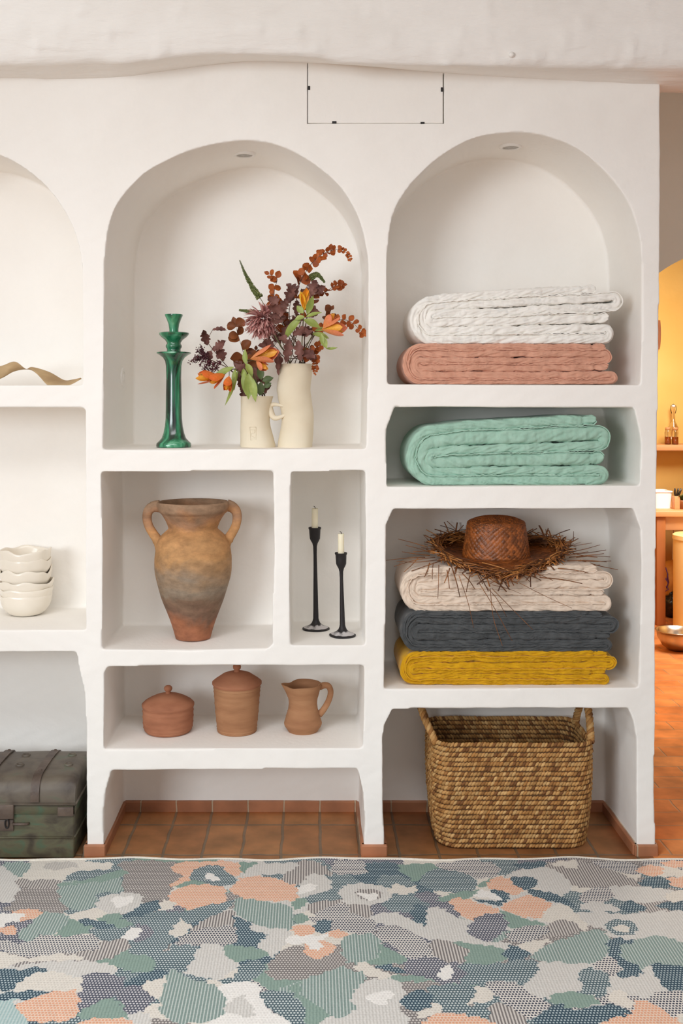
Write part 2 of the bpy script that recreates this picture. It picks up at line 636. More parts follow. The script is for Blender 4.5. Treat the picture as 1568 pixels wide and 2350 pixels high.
tag(obj('wall_partition', bm, M_grey, smooth=False), kind='structure')

# terracotta skirting around the pillar feet and niche backs
SK = 0.034


def skirt(name, boxes):
    bm = new()
    for b_ in boxes:
        box(bm, *b_, 0.003, 1)
    o = obj(name, bm, M_skirt, smooth=False)
    tag(o, kind='structure')


def xf(px): return (px - VX) * K(0)


ND = 0.358
skirt('baseboard_left', [(xf(193), xf(243), -0.011, 0.012, -0.01, SK), (xf(234), xf(244), 0.0, ND, -0.01, SK), (xf(193), xf(204), 0.0, ND, -0.01, SK)])
skirt('baseboard_middle', [(xf(829), xf(889), -0.012, 0.012, -0.01, SK), (xf(828), xf(838), 0.0, ND, -0.01, SK), (xf(880), xf(889), 0.0, ND, -0.01, SK)])
skirt('baseboard_right', [(xf(1456), xf(1509), -0.012, 0.012, -0.01, SK), (xf(1453), xf(1466), 0.0, ND, -0.01, SK), (xf(1500), xf(1511), 0.0, 0.5, -0.01, SK)])
skirt('baseboard_back', [(xf(240), xf(832), ND - 0.012, ND + 0.006, -0.01, SK + 0.002), (xf(884), xf(1460), ND - 0.012, ND + 0.006, -0.01, SK + 0.002)])

# ------------------------------------------------------------------ recessed spots and wall socket
M_white = mat('white_enamel', [(0.3, (236, 232, 226)), (0.7, (242, 239, 234))], 5, 2, 0.4)
M_lens = mat('dull_glass_lens', [(0.3, (150, 146, 138)), (0.7, (190, 186, 178))], 120, 2, 0.15, 0.5, 300)


def spot(px, arch, label):
    Y = 0.175
    X = (px - VX) * K(Y)
    pf = VX + X / K(0)
    ys = float(np.interp(pf, [p[0] for p in arch], [p[1] for p in arch]))
    z = ZS(ys)
    t = thing('recessed_spotlight', label, 'spotlight', (X, Y, z - 0.004), 'recessed spotlights in the niche arches')
    bm = new()
    rings = []
    for (r, dz) in [(0.027, 0.002), (0.027, -0.003), (0.0285, -0.0055), (0.034, -0.0055), (0.038, -0.003), (0.039, 0.006)]:
        rings.append([(X + r * math.cos(2 * PI * j / 40), Y + r * math.sin(2 * PI * j / 40), z - 0.003 + dz) for j in range(40)])
    loft(bm, rings)
    bmesh.ops.recalc_face_normals(bm, faces=bm.faces)
    obj('trim_ring', bm, M_white, t)
    bm = new()
    lathe(bm, [(0.0265, z - 0.004), (0.024, z - 0.0055), (0.015, z - 0.0065), (0.004, z - 0.007)], X, Y, 32)
    obj('lens', bm, M_lens, t)


A_m = dense(arch_m, 60)
A_r = dense(arch_r, 60)
spot(561, A_m, 'small recessed spotlight in the arch top above the green candlestick')
spot(1172, A_r, 'small recessed spotlight in the arch top above the folded white quilt')

sx = -0.6475
t = thing('wall_socket', 'round white socket cover on the niche side wall beside green candlestick', 'socket', (sx, 0.235, P(284, 867, 0.235).z))
bm = new()
rings = []
zc = t.location.z
for (r, dx) in [(0.036, -0.012), (0.036, 0.004), (0.033, 0.007), (0.022, 0.007), (0.020, 0.003)]:
    rings.append([(sx + dx + 0.0, 0.235 + r * math.cos(2 * PI * j / 40), zc + r * math.sin(2 * PI * j / 40)) for j in range(40)])
R = loft(bm, rings)
bm.faces.new(R[-1])
bmesh.ops.recalc_face_normals(bm, faces=bm.faces)
obj('cover_plate', bm, M_white, t, sharp=40)
bm = new()
box(bm, sx, sx + 0.009, 0.228, 0.242, zc - 0.012, zc + 0.012, 0.002)
obj('rocker', bm, M_white, t)

# ------------------------------------------------------------------ pottery
def prof_px(pts, Y, zbase):
    """(half width, row) in photo pixels -> (radius, height) in metres, seated on zbase"""
    k = K(Y)
    pr = [(max(h * k, 0.0004), CH + (VY - y_) * k) for h, y_ in pts]
    dz = zbase - pr[-1][1]
    return [(r, z_ + dz) for r, z_ in pr]


def smooth_prof(pts, n):
    return [(max(p[0], 0.0), p[1]) for p in spline(pts, n)]


def X_at(px, Y): return (px - VX) * K(Y)


# green glazed candlestick
M_glaze = mat('green_glaze', [(0.36, (10, 16, 12)), (0.43, (16, 58, 40)), (0.50, (30, 106, 72)), (0.57, (56, 140, 100)), (0.66, (112, 178, 142))], 18, 10, 0.22, 0.15, 60, stretch=(1, 1, 0.28), dist=1.2, coat=0.6)
zs = ZS(1031) + 0.0005
Y = 0.16
cx = X_at(399, Y)
t = thing('candlestick', 'tall green glazed ceramic candlestick with two collars in arched niche', 'candlestick', (cx, Y, zs))
pts = [(6, 735), (17, 724), (20.5, 723), (20.8, 725), (17, 733), (12.5, 745), (10.8, 757), (10.6, 765), (28, 763.5), (34.5, 765.5), (34.2, 769), (29, 775), (21, 781), (16.6, 787), (16, 790), (18.6, 794), (18.6, 798), (16, 802), (15.6, 805), (17.5, 809), (30, 808.5), (39, 810), (39.4, 812.5), (33, 816), (25, 822), (20, 830), (18, 841), (17.4, 870), (17.9, 905), (18.3, 940), (18.9, 962), (20.8, 980), (24, 995), (28, 1006), (34, 1013), (39.5, 1018), (40.3, 1023), (39.6, 1027)]
bm = new()
lathe(bm, prof_px(pts, Y, zs), cx, Y, 56, wob=0.05, seed=2)
obj('body', bm, M_glaze, t, sharp=60)

# amphora
M_amph = bpy.data.materials.new('weathered_terracotta')
M_amph.use_nodes = True
nt = M_amph.node_tree
N = nt.nodes
L = nt.links.new
b = N['Principled BSDF']
b.inputs['Roughness'].default_value = 0.75
b.inputs['Specular IOR Level'].default_value = 0.25
tc = N.new('ShaderNodeTexCoord')
sp = N.new('ShaderNodeSeparateXYZ'); L(tc.outputs['Object'], sp.inputs[0])
nz = N.new('ShaderNodeTexNoise'); nz.inputs['Scale'].default_value = 7; nz.inputs['Detail'].default_value = 8; nz.inputs['Distortion'].default_value = 0.8
mp = N.new('ShaderNodeMapping'); mp.inputs['Scale'].default_value = (1, 1, 1.7)
L(tc.outputs['Object'], mp.inputs['Vector']); L(mp.outputs[0], nz.inputs['Vector'])
mr = N.new('ShaderNodeMapRange'); mr.inputs['From Max'].default_value = 0.475; L(sp.outputs['Z'], mr.inputs['Value'])
ma = N.new('ShaderNodeMath'); ma.operation = 'MULTIPLY_ADD'; ma.inputs[1].default_value = 0.52
L(nz.outputs['Fac'], ma.inputs[0])
sb = N.new('ShaderNodeMath'); sb.operation = 'SUBTRACT'; sb.inputs[1].default_value = 0.26; L(mr.outputs[0], sb.inputs[0]); L(sb.outputs[0], ma.inputs[2])
rp = N.new('ShaderNodeValToRGB')
for i, (p_, c_) in enumerate([(0.0, (160, 104, 76)), (0.07, (162, 106, 76)), (0.16, (130, 100, 82)), (0.27, (132, 106, 86)), (0.36, (148, 132, 114)), (0.48, (164, 134, 104)), (0.60, (186, 142, 96)), (0.76, (192, 142, 94)), (0.86, (166, 126, 96)), (0.93, (158, 128, 102)), (1.0, (160, 130, 104))]):
    e = rp.color_ramp.elements[i] if i < 2 else rp.color_ramp.elements.new(p_)
    e.position = p_
    e.color = lin(c_)
L(ma.outputs[0], rp.inputs['Fac'])
n3 = N.new('ShaderNodeTexNoise'); n3.inputs['Scale'].default_value = 24; n3.inputs['Detail'].default_value = 12; n3.inputs['Roughness'].default_value = 0.65
L(mp.outputs[0], n3.inputs['Vector'])
mr2 = N.new('ShaderNodeMapRange'); mr2.inputs['From Min'].default_value = 0.3; mr2.inputs['From Max'].default_value = 0.7; mr2.inputs['To Min'].default_value = 0.66; mr2.inputs['To Max'].default_value = 1.22
L(n3.outputs['Fac'], mr2.inputs['Value'])
hs = N.new('ShaderNodeHueSaturation'); L(rp.outputs[0], hs.inputs['Color']); L(mr2.outputs[0], hs.inputs['Value'])
L(hs.outputs[0], b.inputs['Base Color'])
bp = N.new('ShaderNodeBump'); bp.inputs['Strength'].default_value = 0.4; bp.inputs['Distance'].default_value = 0.003
L(n3.outputs['Fac'], bp.inputs['Height']); L(bp.outputs['Normal'], b.inputs['Normal'])

zs = ZS(1490) + 0.0005
Y = 0.165
cx = X_at(443.5, Y)
t = thing('amphora', 'large weathered terracotta amphora with two ear handles', 'amphora', (cx, Y, zs))
out = smooth_prof([(80, 1155), (83, 1158), (83, 1166), (80, 1176), (75, 1181), (72, 1184), (63, 1198), (57, 1212), (57, 1218), (66, 1226), (76, 1236), (84, 1252), (87.5, 1275), (88, 1295), (86.5, 1320), (79, 1350), (70.5, 1378), (61, 1403), (52, 1428), (45, 1450), (41.5, 1462), (40, 1467)], 80)
inn = [(70, 1330), (72, 1290), (70, 1255), (56, 1228), (50, 1214), (56, 1198), (68, 1182), (75, 1168), (76, 1158)]
bm = new()
lathe(bm, prof_px([(2, 1335)] + inn + out, Y, zs), cx, Y, 72, wob=0.02, seed=5, cap0=True)
obj('body', bm, M_amph, t)
k = K(Y)
dz = zs - (CH + (VY - 1467) * k)
for path in ([(366, 1166), (352, 1167), (341, 1176), (337.5, 1192), (341, 1210), (351, 1228), (361, 1243), (363, 1258), (362, 1272)],
             [(521, 1164), (533, 1168), (542, 1178), (544.5, 1193), (541, 1211), (533, 1227), (525, 1240), (522, 1254), (523, 1268)]):
    bm = new()
    pp = [Vector(((x_ - VX) * k, Y, CH + (VY - y_) * k + dz)) for x_, y_ in spline(path, 30)]
    rr = [k * (9.5 - 2.6 * math.sin(PI * i / 29) if i < 24 else 6.9 - 0.6 * (i - 23)) for i in range(30)]
    tube(bm, pp, rr, 14, True, squash=1.5)
    obj('handle', bm, M_amph, t)

# lidded pots and pitcher
M_terra = mat('raw_terracotta', [(0.25, (142, 92, 68)), (0.5, (168, 112, 84)), (0.75, (180, 126, 96))], 9, 7, 0.8, 0.35, 60, stretch=(1, 1, 3.2), bdist=0.002, spec=0.2)
M_terra2 = mat('tan_terracotta', [(0.25, (148, 104, 74)), (0.5, (168, 122, 88)), (0.75, (180, 136, 100))], 8, 7, 0.8, 0.4, 60, stretch=(1, 1, 4), bdist=0.002, spec=0.2)
zs = ZS(1718) + 0.0005


def pot(cx_px, Y, label, body, lid, m, m2):
    cx = X_at(cx_px, Y)
    t = thing('lidded_pot', label, 'pot', (cx, Y, zs))
    bp_ = prof_px(body, Y, zs)
    bm = new()
    lathe(bm, bp_, cx, Y, 64)
    obj('body', bm, m, t, sharp=50)
    k = K(Y)
    dz = zs - (CH + (VY - body[-1][1]) * k)
    bm = new()
    lathe(bm, [(h * k, CH + (VY - y_) * k + dz) for h, y_ in lid[0]], cx, Y, 64)
    lo = obj('lid', bm, m2, t, sharp=50)
    bm = new()
    lathe(bm, [(h * k, CH + (VY - y_) * k + dz) for h, y_ in lid[1]], cx, Y, 32)
    sub('knob', bm, m2, lo)


def ribs(pts, amp, step):
    return [(h + (amp if i % step == 0 else 0), y_) for i, (h, y_) in enumerate(pts)]


b1 = [(50, 1660), (52, 1626), (57, 1621)] + ribs(smooth_prof([(57.6, 1622), (57.8, 1632), (57.4, 1650), (56.2, 1664), (53.5, 1672), (49, 1677)], 26), 0.8, 4)
l1 = ([(58, 1622), (59.8, 1618), (59.8, 1614.5), (54, 1609), (44, 1603), (31, 1597), (18, 1593), (8, 1591), (1, 1590.5)],
      [(6, 1593), (6, 1590), (5.5, 1587), (8, 1584.5), (9.6, 1580.5), (9, 1577), (6, 1574), (1, 1573)])
pot(386, 0.18, 'short wide lidded terracotta pot, leftmost on the low shelf', b1, l1, M_terra, M_terra)
b2_ = [(44, 1640), (48, 1580), (53, 1571)] + ribs(smooth_prof([(54, 1571), (53.2, 1582), (51.8, 1600), (49.5, 1630), (46.5, 1660), (45.2, 1672), (43.8, 1677)], 40), 0.8, 4)
l2 = ([(54.5, 1572), (56.8, 1568.5), (56.8, 1564.5), (50, 1559), (41, 1553), (33, 1547.5), (22, 1543.5), (10, 1541.5), (1, 1541)],
      [(7, 1543), (6.5, 1540), (6, 1537.5), (8.6, 1534.5), (9.4, 1530), (8.4, 1526), (5, 1523.5), (1, 1523)])
pot(544, 0.18, 'tall tapered lidded terracotta jar between the squat pot and jug', b2_, l2, M_terra2, M_terra)

Y = 0.18
k = K(Y)
cx = X_at(695.5, Y)
t = thing('pitcher', 'small waisted terracotta pitcher with pouring lip on the low shelf', 'pitcher', (cx, Y, zs))
po = smooth_prof([(42, 1570), (41, 1577), (37.5, 1590), (34, 1602), (32.5, 1613), (33.5, 1624), (36, 1636), (39, 1645), (42.5, 1656), (43.3, 1661), (41, 1667), (36, 1674), (33.5, 1678)], 60)
po = [(h + (0.9 if 1630 < y_ < 1648 and int(y_ * 0.5) % 2 == 0 else 0) + (0.5 if 1592 < y_ < 1600 and int(y_ * 0.5) % 2 == 0 else 0), y_) for h, y_ in po]
pi = [(20, 1668), (34, 1655), (28, 1625), (27, 1610), (32, 1590), (37, 1575), (39.5, 1570)]
pr = prof_px(pi + po, Y, zs)
bm = new()
R = lathe(bm, pr, cx, Y, 64)
zt = max(z_ for r_, z_ in pr)
for v in bm.verts:          # pinch the pouring lip on the left
    h = (v.co.z - (zt - 0.055)) / 0.055
    if h > 0:
        a = math.atan2(v.co.y - Y, v.co.x - cx)
        da = abs(((a - PI * 1.03) + PI) % (2 * PI) - PI)
        q = math.exp(-(da / 0.33) ** 2) * h * h
        sd = math.exp(-((da - 0.75) / 0.4) ** 2) * h * h
        r2 = math.hypot(v.co.x - cx, v.co.y - Y)
        f_ = 1 + 0.20 * q - 0.09 * sd
        v.co.x = cx + (v.co.x - cx) * f_
        v.co.y = Y + (v.co.y - Y) * f_
        v.co.z -= 0.006 * sd - 0.001 * q
bmesh.ops.recalc_face_normals(bm, faces=bm.faces)
obj('body', bm, M_terra2, t, sharp=60)
bm = new()
dz = zs - (CH + (VY - 1678) * k)
pp = [Vector(((x_ - VX) * k, Y, CH + (VY - y_) * k + dz)) for x_, y_ in spline([(733, 1578), (744, 1574), (754, 1576), (759, 1587), (757, 1602), (750, 1618), (741, 1632), (732, 1642)], 30)]
tube(bm, pp, [k * (6.2 - 0.8 * math.sin(PI * i / 29)) for i in range(30)], 14, True, squash=1.25)
obj('handle', bm, M_terra2, t)

# ------------------------------------------------------------------ iron candle holders and candles
M_iron = bpy.data.materials.new('worn_cast_iron')
M_iron.use_nodes = True
nt = M_iron.node_tree; N = nt.nodes; L = nt.links.new
b = N['Principled BSDF']; b.inputs['Roughness'].default_value = 0.5; b.inputs['Metallic'].default_value = 0.25
tc = N.new('ShaderNodeTexCoord'); sp = N.new('ShaderNodeSeparateXYZ'); L(tc.outputs['Object'], sp.inputs[0])
nz = N.new('ShaderNodeTexNoise'); nz.inputs['Scale'].default_value = 45; nz.inputs['Detail'].default_value = 6; L(tc.outputs['Object'], nz.inputs['Vector'])
mr = N.new('ShaderNodeMapRange'); mr.inputs['From Min'].default_value = 0.034; mr.inputs['From Max'].default_value = 0.006; mr.inputs['To Min'].default_value = -0.2; mr.inputs['To Max'].default_value = 0.42; L(sp.outputs['Z'], mr.inputs['Value'])
m3 = N.new('ShaderNodeMapRange'); m3.inputs['From Min'].default_value = 0.0055; m3.inputs['From Max'].default_value = 0.0085; L(sp.outputs['Z'], m3.inputs['Value'])
ad = N.new('ShaderNodeMath'); ad.operation = 'ADD'; L(nz.outputs['Fac'], ad.inputs[0]); L(mr.outputs[0], ad.inputs[1])
mu = N.new('ShaderNodeMath'); mu.operation = 'MULTIPLY'; L(ad.outputs[0], mu.inputs[0]); L(m3.outputs[0], mu.inputs[1])
rp = N.new('ShaderNodeValToRGB'); rp.color_ramp.elements[0].position = 0.62; rp.color_ramp.elements[0].color = lin((36, 32, 34)); rp.color_ramp.elements[1].position = 0.80; rp.color_ramp.elements[1].color = lin((205, 200, 200))
L(mu.outputs[0], rp.inputs['Fac']); L(rp.outputs[0], b.inputs['Base Color'])
bp = N.new('ShaderNodeBump'); bp.inputs['Strength'].default_value = 0.4; bp.inputs['Distance'].default_value = 0.002; L(nz.outputs['Fac'], bp.inputs['Height']); L(bp.outputs['Normal'], b.inputs['Normal'])
M_wax = mat('ivory_wax', [(0.3, (236, 226, 196)), (0.7, (244, 236, 212))], 12, 4, 0.45, 0.15, 60, sss=0.2)
M_wick = mat('burnt_wick', [(0.0, (30, 26, 24)), (1.0, (52, 46, 42))], 40, 2, 0.9)
zs = ZS(1482) + 0.0005
LEAN = [0.0, 0.0]


def holder(cx_px, Y, top, base, lean, lab, lab2, ch):
    cx = X_at(cx_px, Y)
    t = thing('candle_holder', lab, 'candle holder', (cx, Y, zs), 'black iron candle holders')
    pts = [(7, top + 14), (8.5, top + 2), (12.4, top), (14.2, top - 1.5), (14.4, top + 1), (12.8, top + 4), (12.4, top + 12), (11.6, top + 24), (9.5, top + 29), (6.2, top + 35), (4.4, top + 42)]
    n_ = base - 26 - (top + 42)
    pts += [(3.9, top + 42 + n_ * 0.12), (4.4, top + 42 + n_ * 0.35), (5.2, top + 42 + n_ * 0.6), (5.8, top + 42 + n_ * 0.85), (6.3, base - 25), (7.4, base - 20), (10, base - 14), (15.5, base - 9), (22, base - 6), (28, base - 4.2), (30.8, base - 2.5), (31, base - 0.6), (29.5, base + 1)]
    pr = prof_px(pts, Y, zs)
    z0 = pr[0][1]
    offs = [lean * (z_ - zs) for r_, z_ in pr]
    bm = new()
    lathe(bm, pr, cx, Y, 40, offs=offs, wob=0.06, seed=cx_px)
    # small nicks round the cup lip
    obj('stand', bm, M_iron, t, sharp=50)
    k = K(Y)
    zc = zs + (base + 1 - top - 12) * k
    xt = cx + lean * (zc - zs)
    c = thing('candle', lab2, 'candle', (xt, Y, zc), 'ivory candle stubs')
    bm = new()
    hh = ch * k + 12 * k
    lathe(bm, [(0.0005, zc + hh - 0.003), (6.0 * k, zc + hh - 0.002), (7.0 * k, zc + hh), (7.3 * k, zc + hh - 0.003), (7.1 * k, zc + hh * 0.6), (7.3 * k, zc + 0.018), (6.8 * k, zc + 0.003), (6.6 * k, zc)], xt, Y, 28, wob=0.05, seed=cx_px + 3)
    obj('wax', bm, M_wax, c)
    bm = new()
    tp = zc + hh - 0.004
    tube(bm, [Vector((xt + a_, Y, tp + h_)) for a_, h_ in spline([(0, 0), (0.001, 0.005), (0.0, 0.009), (-0.004, 0.0115)], 10)], 0.0011, 8)
    obj('wick', bm, M_wick, c)


holder(725.5, 0.235, 1215, 1447, -0.012, 'taller black iron candle holder on shelf, further back', 'ivory candle stub in the taller black iron holder', 45)
holder(786.8, 0.135, 1274, 1463, -0.022, 'shorter black iron candle holder on shelf, nearer front', 'ivory candle stub in the shorter black iron holder', 45)

# ------------------------------------------------------------------ bowls
M_bowl = mat('ivory_glazed_stoneware', [(0.3, (228, 218, 202)), (0.7, (238, 230, 216))], 7, 4, 0.3, 0.08, 30, coat=0.25, sss=0.0)
zs = ZS(1446) + 0.0005
Y = 0.245
k = K(Y)
bowl_lab = ['ivory wavy-rimmed bowl at the bottom of the stack, standing on shelf', 'ivory bowl second from the bottom of the stack, thin rim showing', 'ivory bowl third from bottom of the stack, rim rising rightwards',
            'ivory bowl third from top of the stack, with deep wavy rim', 'ivory bowl second from the top of the stack', 'ivory wavy-rimmed bowl topmost in the stack']
zoff = [0, 14.5, 31, 56, 82, 101]
for i in range(6):
    cx = X_at(60 + [0, 1, 1, -1, -1.5, -2][i], Y)
    z0 = zs + zoff[i] * k
    R0 = [58.5, 60, 60, 58, 57, 57.5][i]
    rng = random.Random(20 + i)
    po = [(2, 0), (20, 0), (30, 0.8), (38, 4), (46, 11), (52.5, 20), (56.5, 30), (R0, 42), (R0 + 0.3, 47), (R0 - 1.0, 48.4), (R0 - 3, 47.5), (R0 - 4, 42), (52, 30), (48, 20), (41, 11), (33, 6.5), (20, 5), (2, 4.6)]
    ph = [rng.random() * 6.28 for _ in range(4)]
    am = [1.2, 1.4, 2.4, 4.2, 3.0, 2.2][i]
    rings = []
    n_ = 96
    for (r_, h_) in po:
        ring = []
        for j in range(n_):
            a = 2 * PI * j / n_
            wv = am * (0.9 * math.sin(3 * a + ph[0]) + 0.8 * math.sin(5 * a + ph[1]) + 0.5 * math.sin(8 * a + ph[2]) + 0.6 * math.sin(2 * a + ph[3]))
            s = (h_ / 48.0) ** 2.2
            rr = r_ * (1 + 0.018 * s * math.sin(4 * a + ph[2]) + 0.015 * s * math.sin(7 * a + ph[1]))
            ring.append((cx + rr * k * math.cos(a), Y + rr * k * math.sin(a), z0 + (h_ + wv * s) * k))
        rings.append(ring)
    bm = new()
    R = loft(bm, rings)
    bm.faces.new(R[0]); bm.faces.new(R[-1])
    bmesh.ops.recalc_face_normals(bm, faces=bm.faces)
    o = obj('bowl', bm, M_bowl, origin=(cx, Y, z0))
    tag(o, bowl_lab[i], 'bowl', 'stacked ivory bowls')

# ------------------------------------------------------------------ dried seed pod
M_pod = mat('dried_husk', [(0.3, (150, 120, 84)), (0.55, (186, 158, 118)), (0.75, (204, 180, 142))], 9, 6, 0.8, 0.5, 40, stretch=(0.5, 1, 1.6))
zs = ZS(883.5)
Y = 0.10
k = K(Y)
sh = 881.5
up = spline([(-190, 868), (-120, 850), (-50, 842), (0, 836), (36, 827), (62, 843.5), (74, 839), (108, 850), (140, 868), (165, 867), (186, 864)], 90)
lo = spline([(-190, 881), (-120, 881.5), (-50, 880), (0, 867), (30, 849), (62, 844.5), (85, 855), (112, 880), (124, 881.5), (158, 881.8), (186, 866)], 90)
bm = new()
rings = []
for i in range(90):
    (ux, uy), (bx2, by2) = up[i], lo[i]
    tw = math.sin(i / 89 * PI * 3.2)
    a = Vector(((ux - VX) * k, Y + 0.028 * tw + 0.012, zs + (sh - uy) * k))
    c = Vector(((bx2 - VX) * k, Y - 0.024 * tw - 0.006, zs + max((sh - by2) * k, 0.0005)))
    mid = (a + c) / 2 + Vector((0, 0.010 * math.cos(i * 0.09) + 0.004 * fbm(i * 0.13, 2, 1), 0.0))
    th = Vector((0.0, 0.0026, 0.0))
    ring = []
    for s in np.linspace(0, 1, 9):
        q = a * (1 - s) ** 2 + mid * (2 * s * (1 - s)) + c * s * s
        ring.append(q - th)
    for s in np.linspace(1, 0, 9):
        q = a * (1 - s) ** 2 + mid * (2 * s * (1 - s)) + c * s * s
        ring.append(q + th)
    rings.append(ring)
loft(bm, rings, True, True)
bmesh.ops.recalc_face_normals(bm, faces=bm.faces)
tag(obj('dried_seed_pod', bm, M_pod, origin=P(60, 883, Y)), 'long twisted tan dried seed pod lying on the upper left shelf', 'seed pod')

# ------------------------------------------------------------------ quilts
def fabric(name, c, c2, rough=0.85):
    return mat(name, [(0.3, c), (0.7, c2)], 30, 4, rough, 0.3, 48, stretch=(1, 1, 1), bdist=0.005, spec=0.15, sheen=0.15, bstretch=(1.3, 0.6, 0.8))


def quilt(label, xl, xr, yt, yb_, colm, seed, rise=0.0, ends=(0, 0, 0, 0), y0=0.035, y1=0.315, group='folded quilts on the shelves', nl=6, zbase=None, leftdrop=0.0):
    """one long padded sheet folded over itself: nested bends on the left, staggered ends on the right"""
    rng = random.Random(seed)
    k = K(y0)
    XL, XR = (xl - VX) * k, (xr - VX) * k
    zb = zbase
    zt = zb + (yb_ - yt) * k
    H = zt - zb
    tw = [rng.uniform(0.7, 1.35) for _ in range(6)]
    tot = sum(tw)
    th = [H * w_ / tot for w_ in tw]
    zl = []
    z_ = zt
    for w_ in th:
        zl.append(z_ - w_ / 2)
        z_ -= w_
    tm = H / 6
    e0, e12, e3, e45 = [XR + e * k for e in ends]
    pts = []

    def line(xa, xb, za, zb_, ta, tb, n_=40):
        for i in range(n_):
            s = i / n_
            pts.append((xa + (xb - xa) * s, za + (zb_ - za) * s, ta + (tb - ta) * s))

    def bend(cxb, za, zb_, side, rx, ta, tb, n_=18):
        zc, r_ = (za + zb_) / 2, (za - zb_) / 2
        for i in range(n_):
            a = PI * i / n_
            s = i / n_
            pts.append((cxb + side * rx * math.sin(a), zc + r_ * math.cos(a), ta + (tb - ta) * s))

    rx = [0, 0, 0]
    cxs = [0, 0, 0]
    for q in range(3):
        r_ = abs(zl[q] - zl[5 - q]) / 2
        rx[q] = max(r_ * (0.85 if q < 2 else 0.9), 0.004)
        cxs[q] = XL + th[0] / 2 + q * tm * 0.95 + rx[q]
    line(e0, cxs[0], zl[0], zl[0], th[0], th[0], 90)
    bend(cxs[0], zl[0], zl[5], -1, rx[0], th[0], th[5], 36)
    line(cxs[0], e45, zl[5], zl[5], th[5], th[5], 90)
    bend(e45, zl[5], zl[4], 1, tm * 0.5, th[5], th[4], 12)
    line(e45, cxs[1], zl[4], zl[4], th[4], th[4], 90)
    bend(cxs[1], zl[4], zl[1], -1, rx[1], th[4], th[1], 26)
    line(cxs[1], e12, zl[1], zl[1], th[1], th[1], 90)
    bend(e12, zl[1], zl[2], 1, tm * 0.5, th[1], th[2], 12)
    line(e12, cxs[2] - 0.004, zl[2], zl[2], th[2], th[2], 90)
    bend(cxs[2] - 0.004, zl[2], zl[3], -1, rx[2], th[2], th[3], 12)
    line(cxs[2] - 0.004, e3, zl[3], zl[3], th[3], th[3], 90)
    pts.append((e3, zl[3], th[3]))
    # resample
    P2 = np.array(pts)
    seg = np.hypot(np.diff(P2[:, 0]), np.diff(P2[:, 1]))
    s_ = np.concatenate([[0], np.cumsum(seg)])
    n_ = int(s_[-1] / 0.0046)
    ss = np.linspace(0, s_[-1], n_)
    xs_ = np.interp(ss, s_, P2[:, 0]); zs_ = np.interp(ss, s_, P2[:, 1]); ts_ = np.interp(ss, s_, P2[:, 2])

    def warp(x_, z__):
        u = (x_ - XL) / (XR - XL)
        h = (z__ - zb) / H
        g = h * rise * k * (u ** 1.3) + h * 0.006 * fbm(x_ * 7, z__ * 8, seed * 3.1, 2) + 0.003 * math.sin(PI * min(max(h, 0), 1)) * fbm(x_ * 15, z__ * 30, seed * 1.7, 3)
        g -= leftdrop * k * h * max(0.0, 1 - u * 2.2) ** 1.5
        return z__ + g

    zs_ = np.array([warp(a_, c_) for a_, c_ in zip(xs_, zs_)])
    tx = np.gradient(xs_); tz = np.gradient(zs_)
    ln = np.hypot(tx, tz) + 1e-9
    nx, nz_ = -tz / ln, tx / ln
    bm = new()
    rings = []
    fr = [math.radians(a) for a in (-90, -76, -62, -48, -36, -24, -12, 0, 12, 24, 36, 48, 62, 76, 90)]
    hem = []
    for i in range(n_):
        s = ss[i]
        h0 = ts_[i] * 0.5 * 1.0
        puck = fbm(s * 21, seed * 5.0, 0.3, 2)
        pin = abs(fbm(s * 34, seed * 2.0 + 7, 0.8, 2))
        h = h0 * (1.09 + 0.10 * puck)
        ed = min(s, s_[-1] - s)
        band = math.exp(-((ed - 0.042) / 0.004) ** 2) + 0.6 * math.exp(-((ed - 0.034) / 0.003) ** 2)
        h *= 1 - 0.10 * band
        dirn = 1 if fbm(s * 2.3, seed * 9.0, 0.5, 1) > 0 else -1
        yoff = 0.009 * fbm(s * 4.5, seed, 0.1, 2) + 0.004 * fbm(s * 17, seed + 4, 0.1, 2)
        ring = []
        endf = min(1.0, (s + 0.002) / 0.012, (s_[-1] - s + 0.002) / 0.012)
        h *= 0.35 + 0.65 * endf
        for a in fr:
            rr = 1 - 0.16 * max(0, 0.25 - pin) / 0.25 * abs(math.cos(a))
            wq = abs(noise.noise(Vector((s * 30 + a * 1.3 * dirn, a * 0.7 + seed, 1.0))))
            wr = 0.016 * (min(wq, 0.26) - 0.19) + 0.0018 * fbm(s * 62 + a * 2.4 * dirn, a * 1.1, seed, 2) - 0.004 * band
            yy = y0 + yoff + h * 0.78 * (1 - math.cos(a) ** 0.8 * rr if math.cos(a) > 1e-4 else 1.0) - wr * math.cos(a) * 1.25
            nn = (h + wr * abs(math.sin(a))) * math.sin(a)
            ring.append((nn, yy))
        yb2 = y1 + 0.01 * fbm(s * 5, seed + 9, 0, 2)
        for j in range(1, 9):
            f_ = j / 9
            yy = y0 + yoff + h + (yb2 - y0 - h) * f_
            wr = 0.0035 * fbm(s * 15, yy * 9 + seed, 2.0, 2)
            ring.append((h + wr * (1 if endf > 0.5 else 0), yy))
        ring.append((h * 0.6, yb2))
        ring.append((-h * 0.6, yb2))
        for j in range(8, 0, -1):
            f_ = j / 9
            yy = y0 + yoff + h + (yb2 - y0 - h) * f_
            ring.append((-h, yy))
        out_ = []
        for nn, yy in ring:
            zz = zs_[i] + nz_[i] * nn
            out_.append((xs_[i] + nx[i] * nn, yy, max(zz, zb + 0.0004)))
        rings.append(out_)
        hem.append((xs_[i] + nx[i] * h * 0.93, y0 + yoff + h * 0.42, max(zs_[i] + nz_[i] * h * 0.93, zb + 0.003)))
    loft(bm, rings, True, True)
    bmesh.ops.recalc_face_normals(bm, faces=bm.faces)
    org = ((XL + XR) / 2, (y0 + y1) / 2, zb)
    t = thing('folded_quilt', label, 'quilt', org, group)
    obj('padded_cover', bm, colm, t)
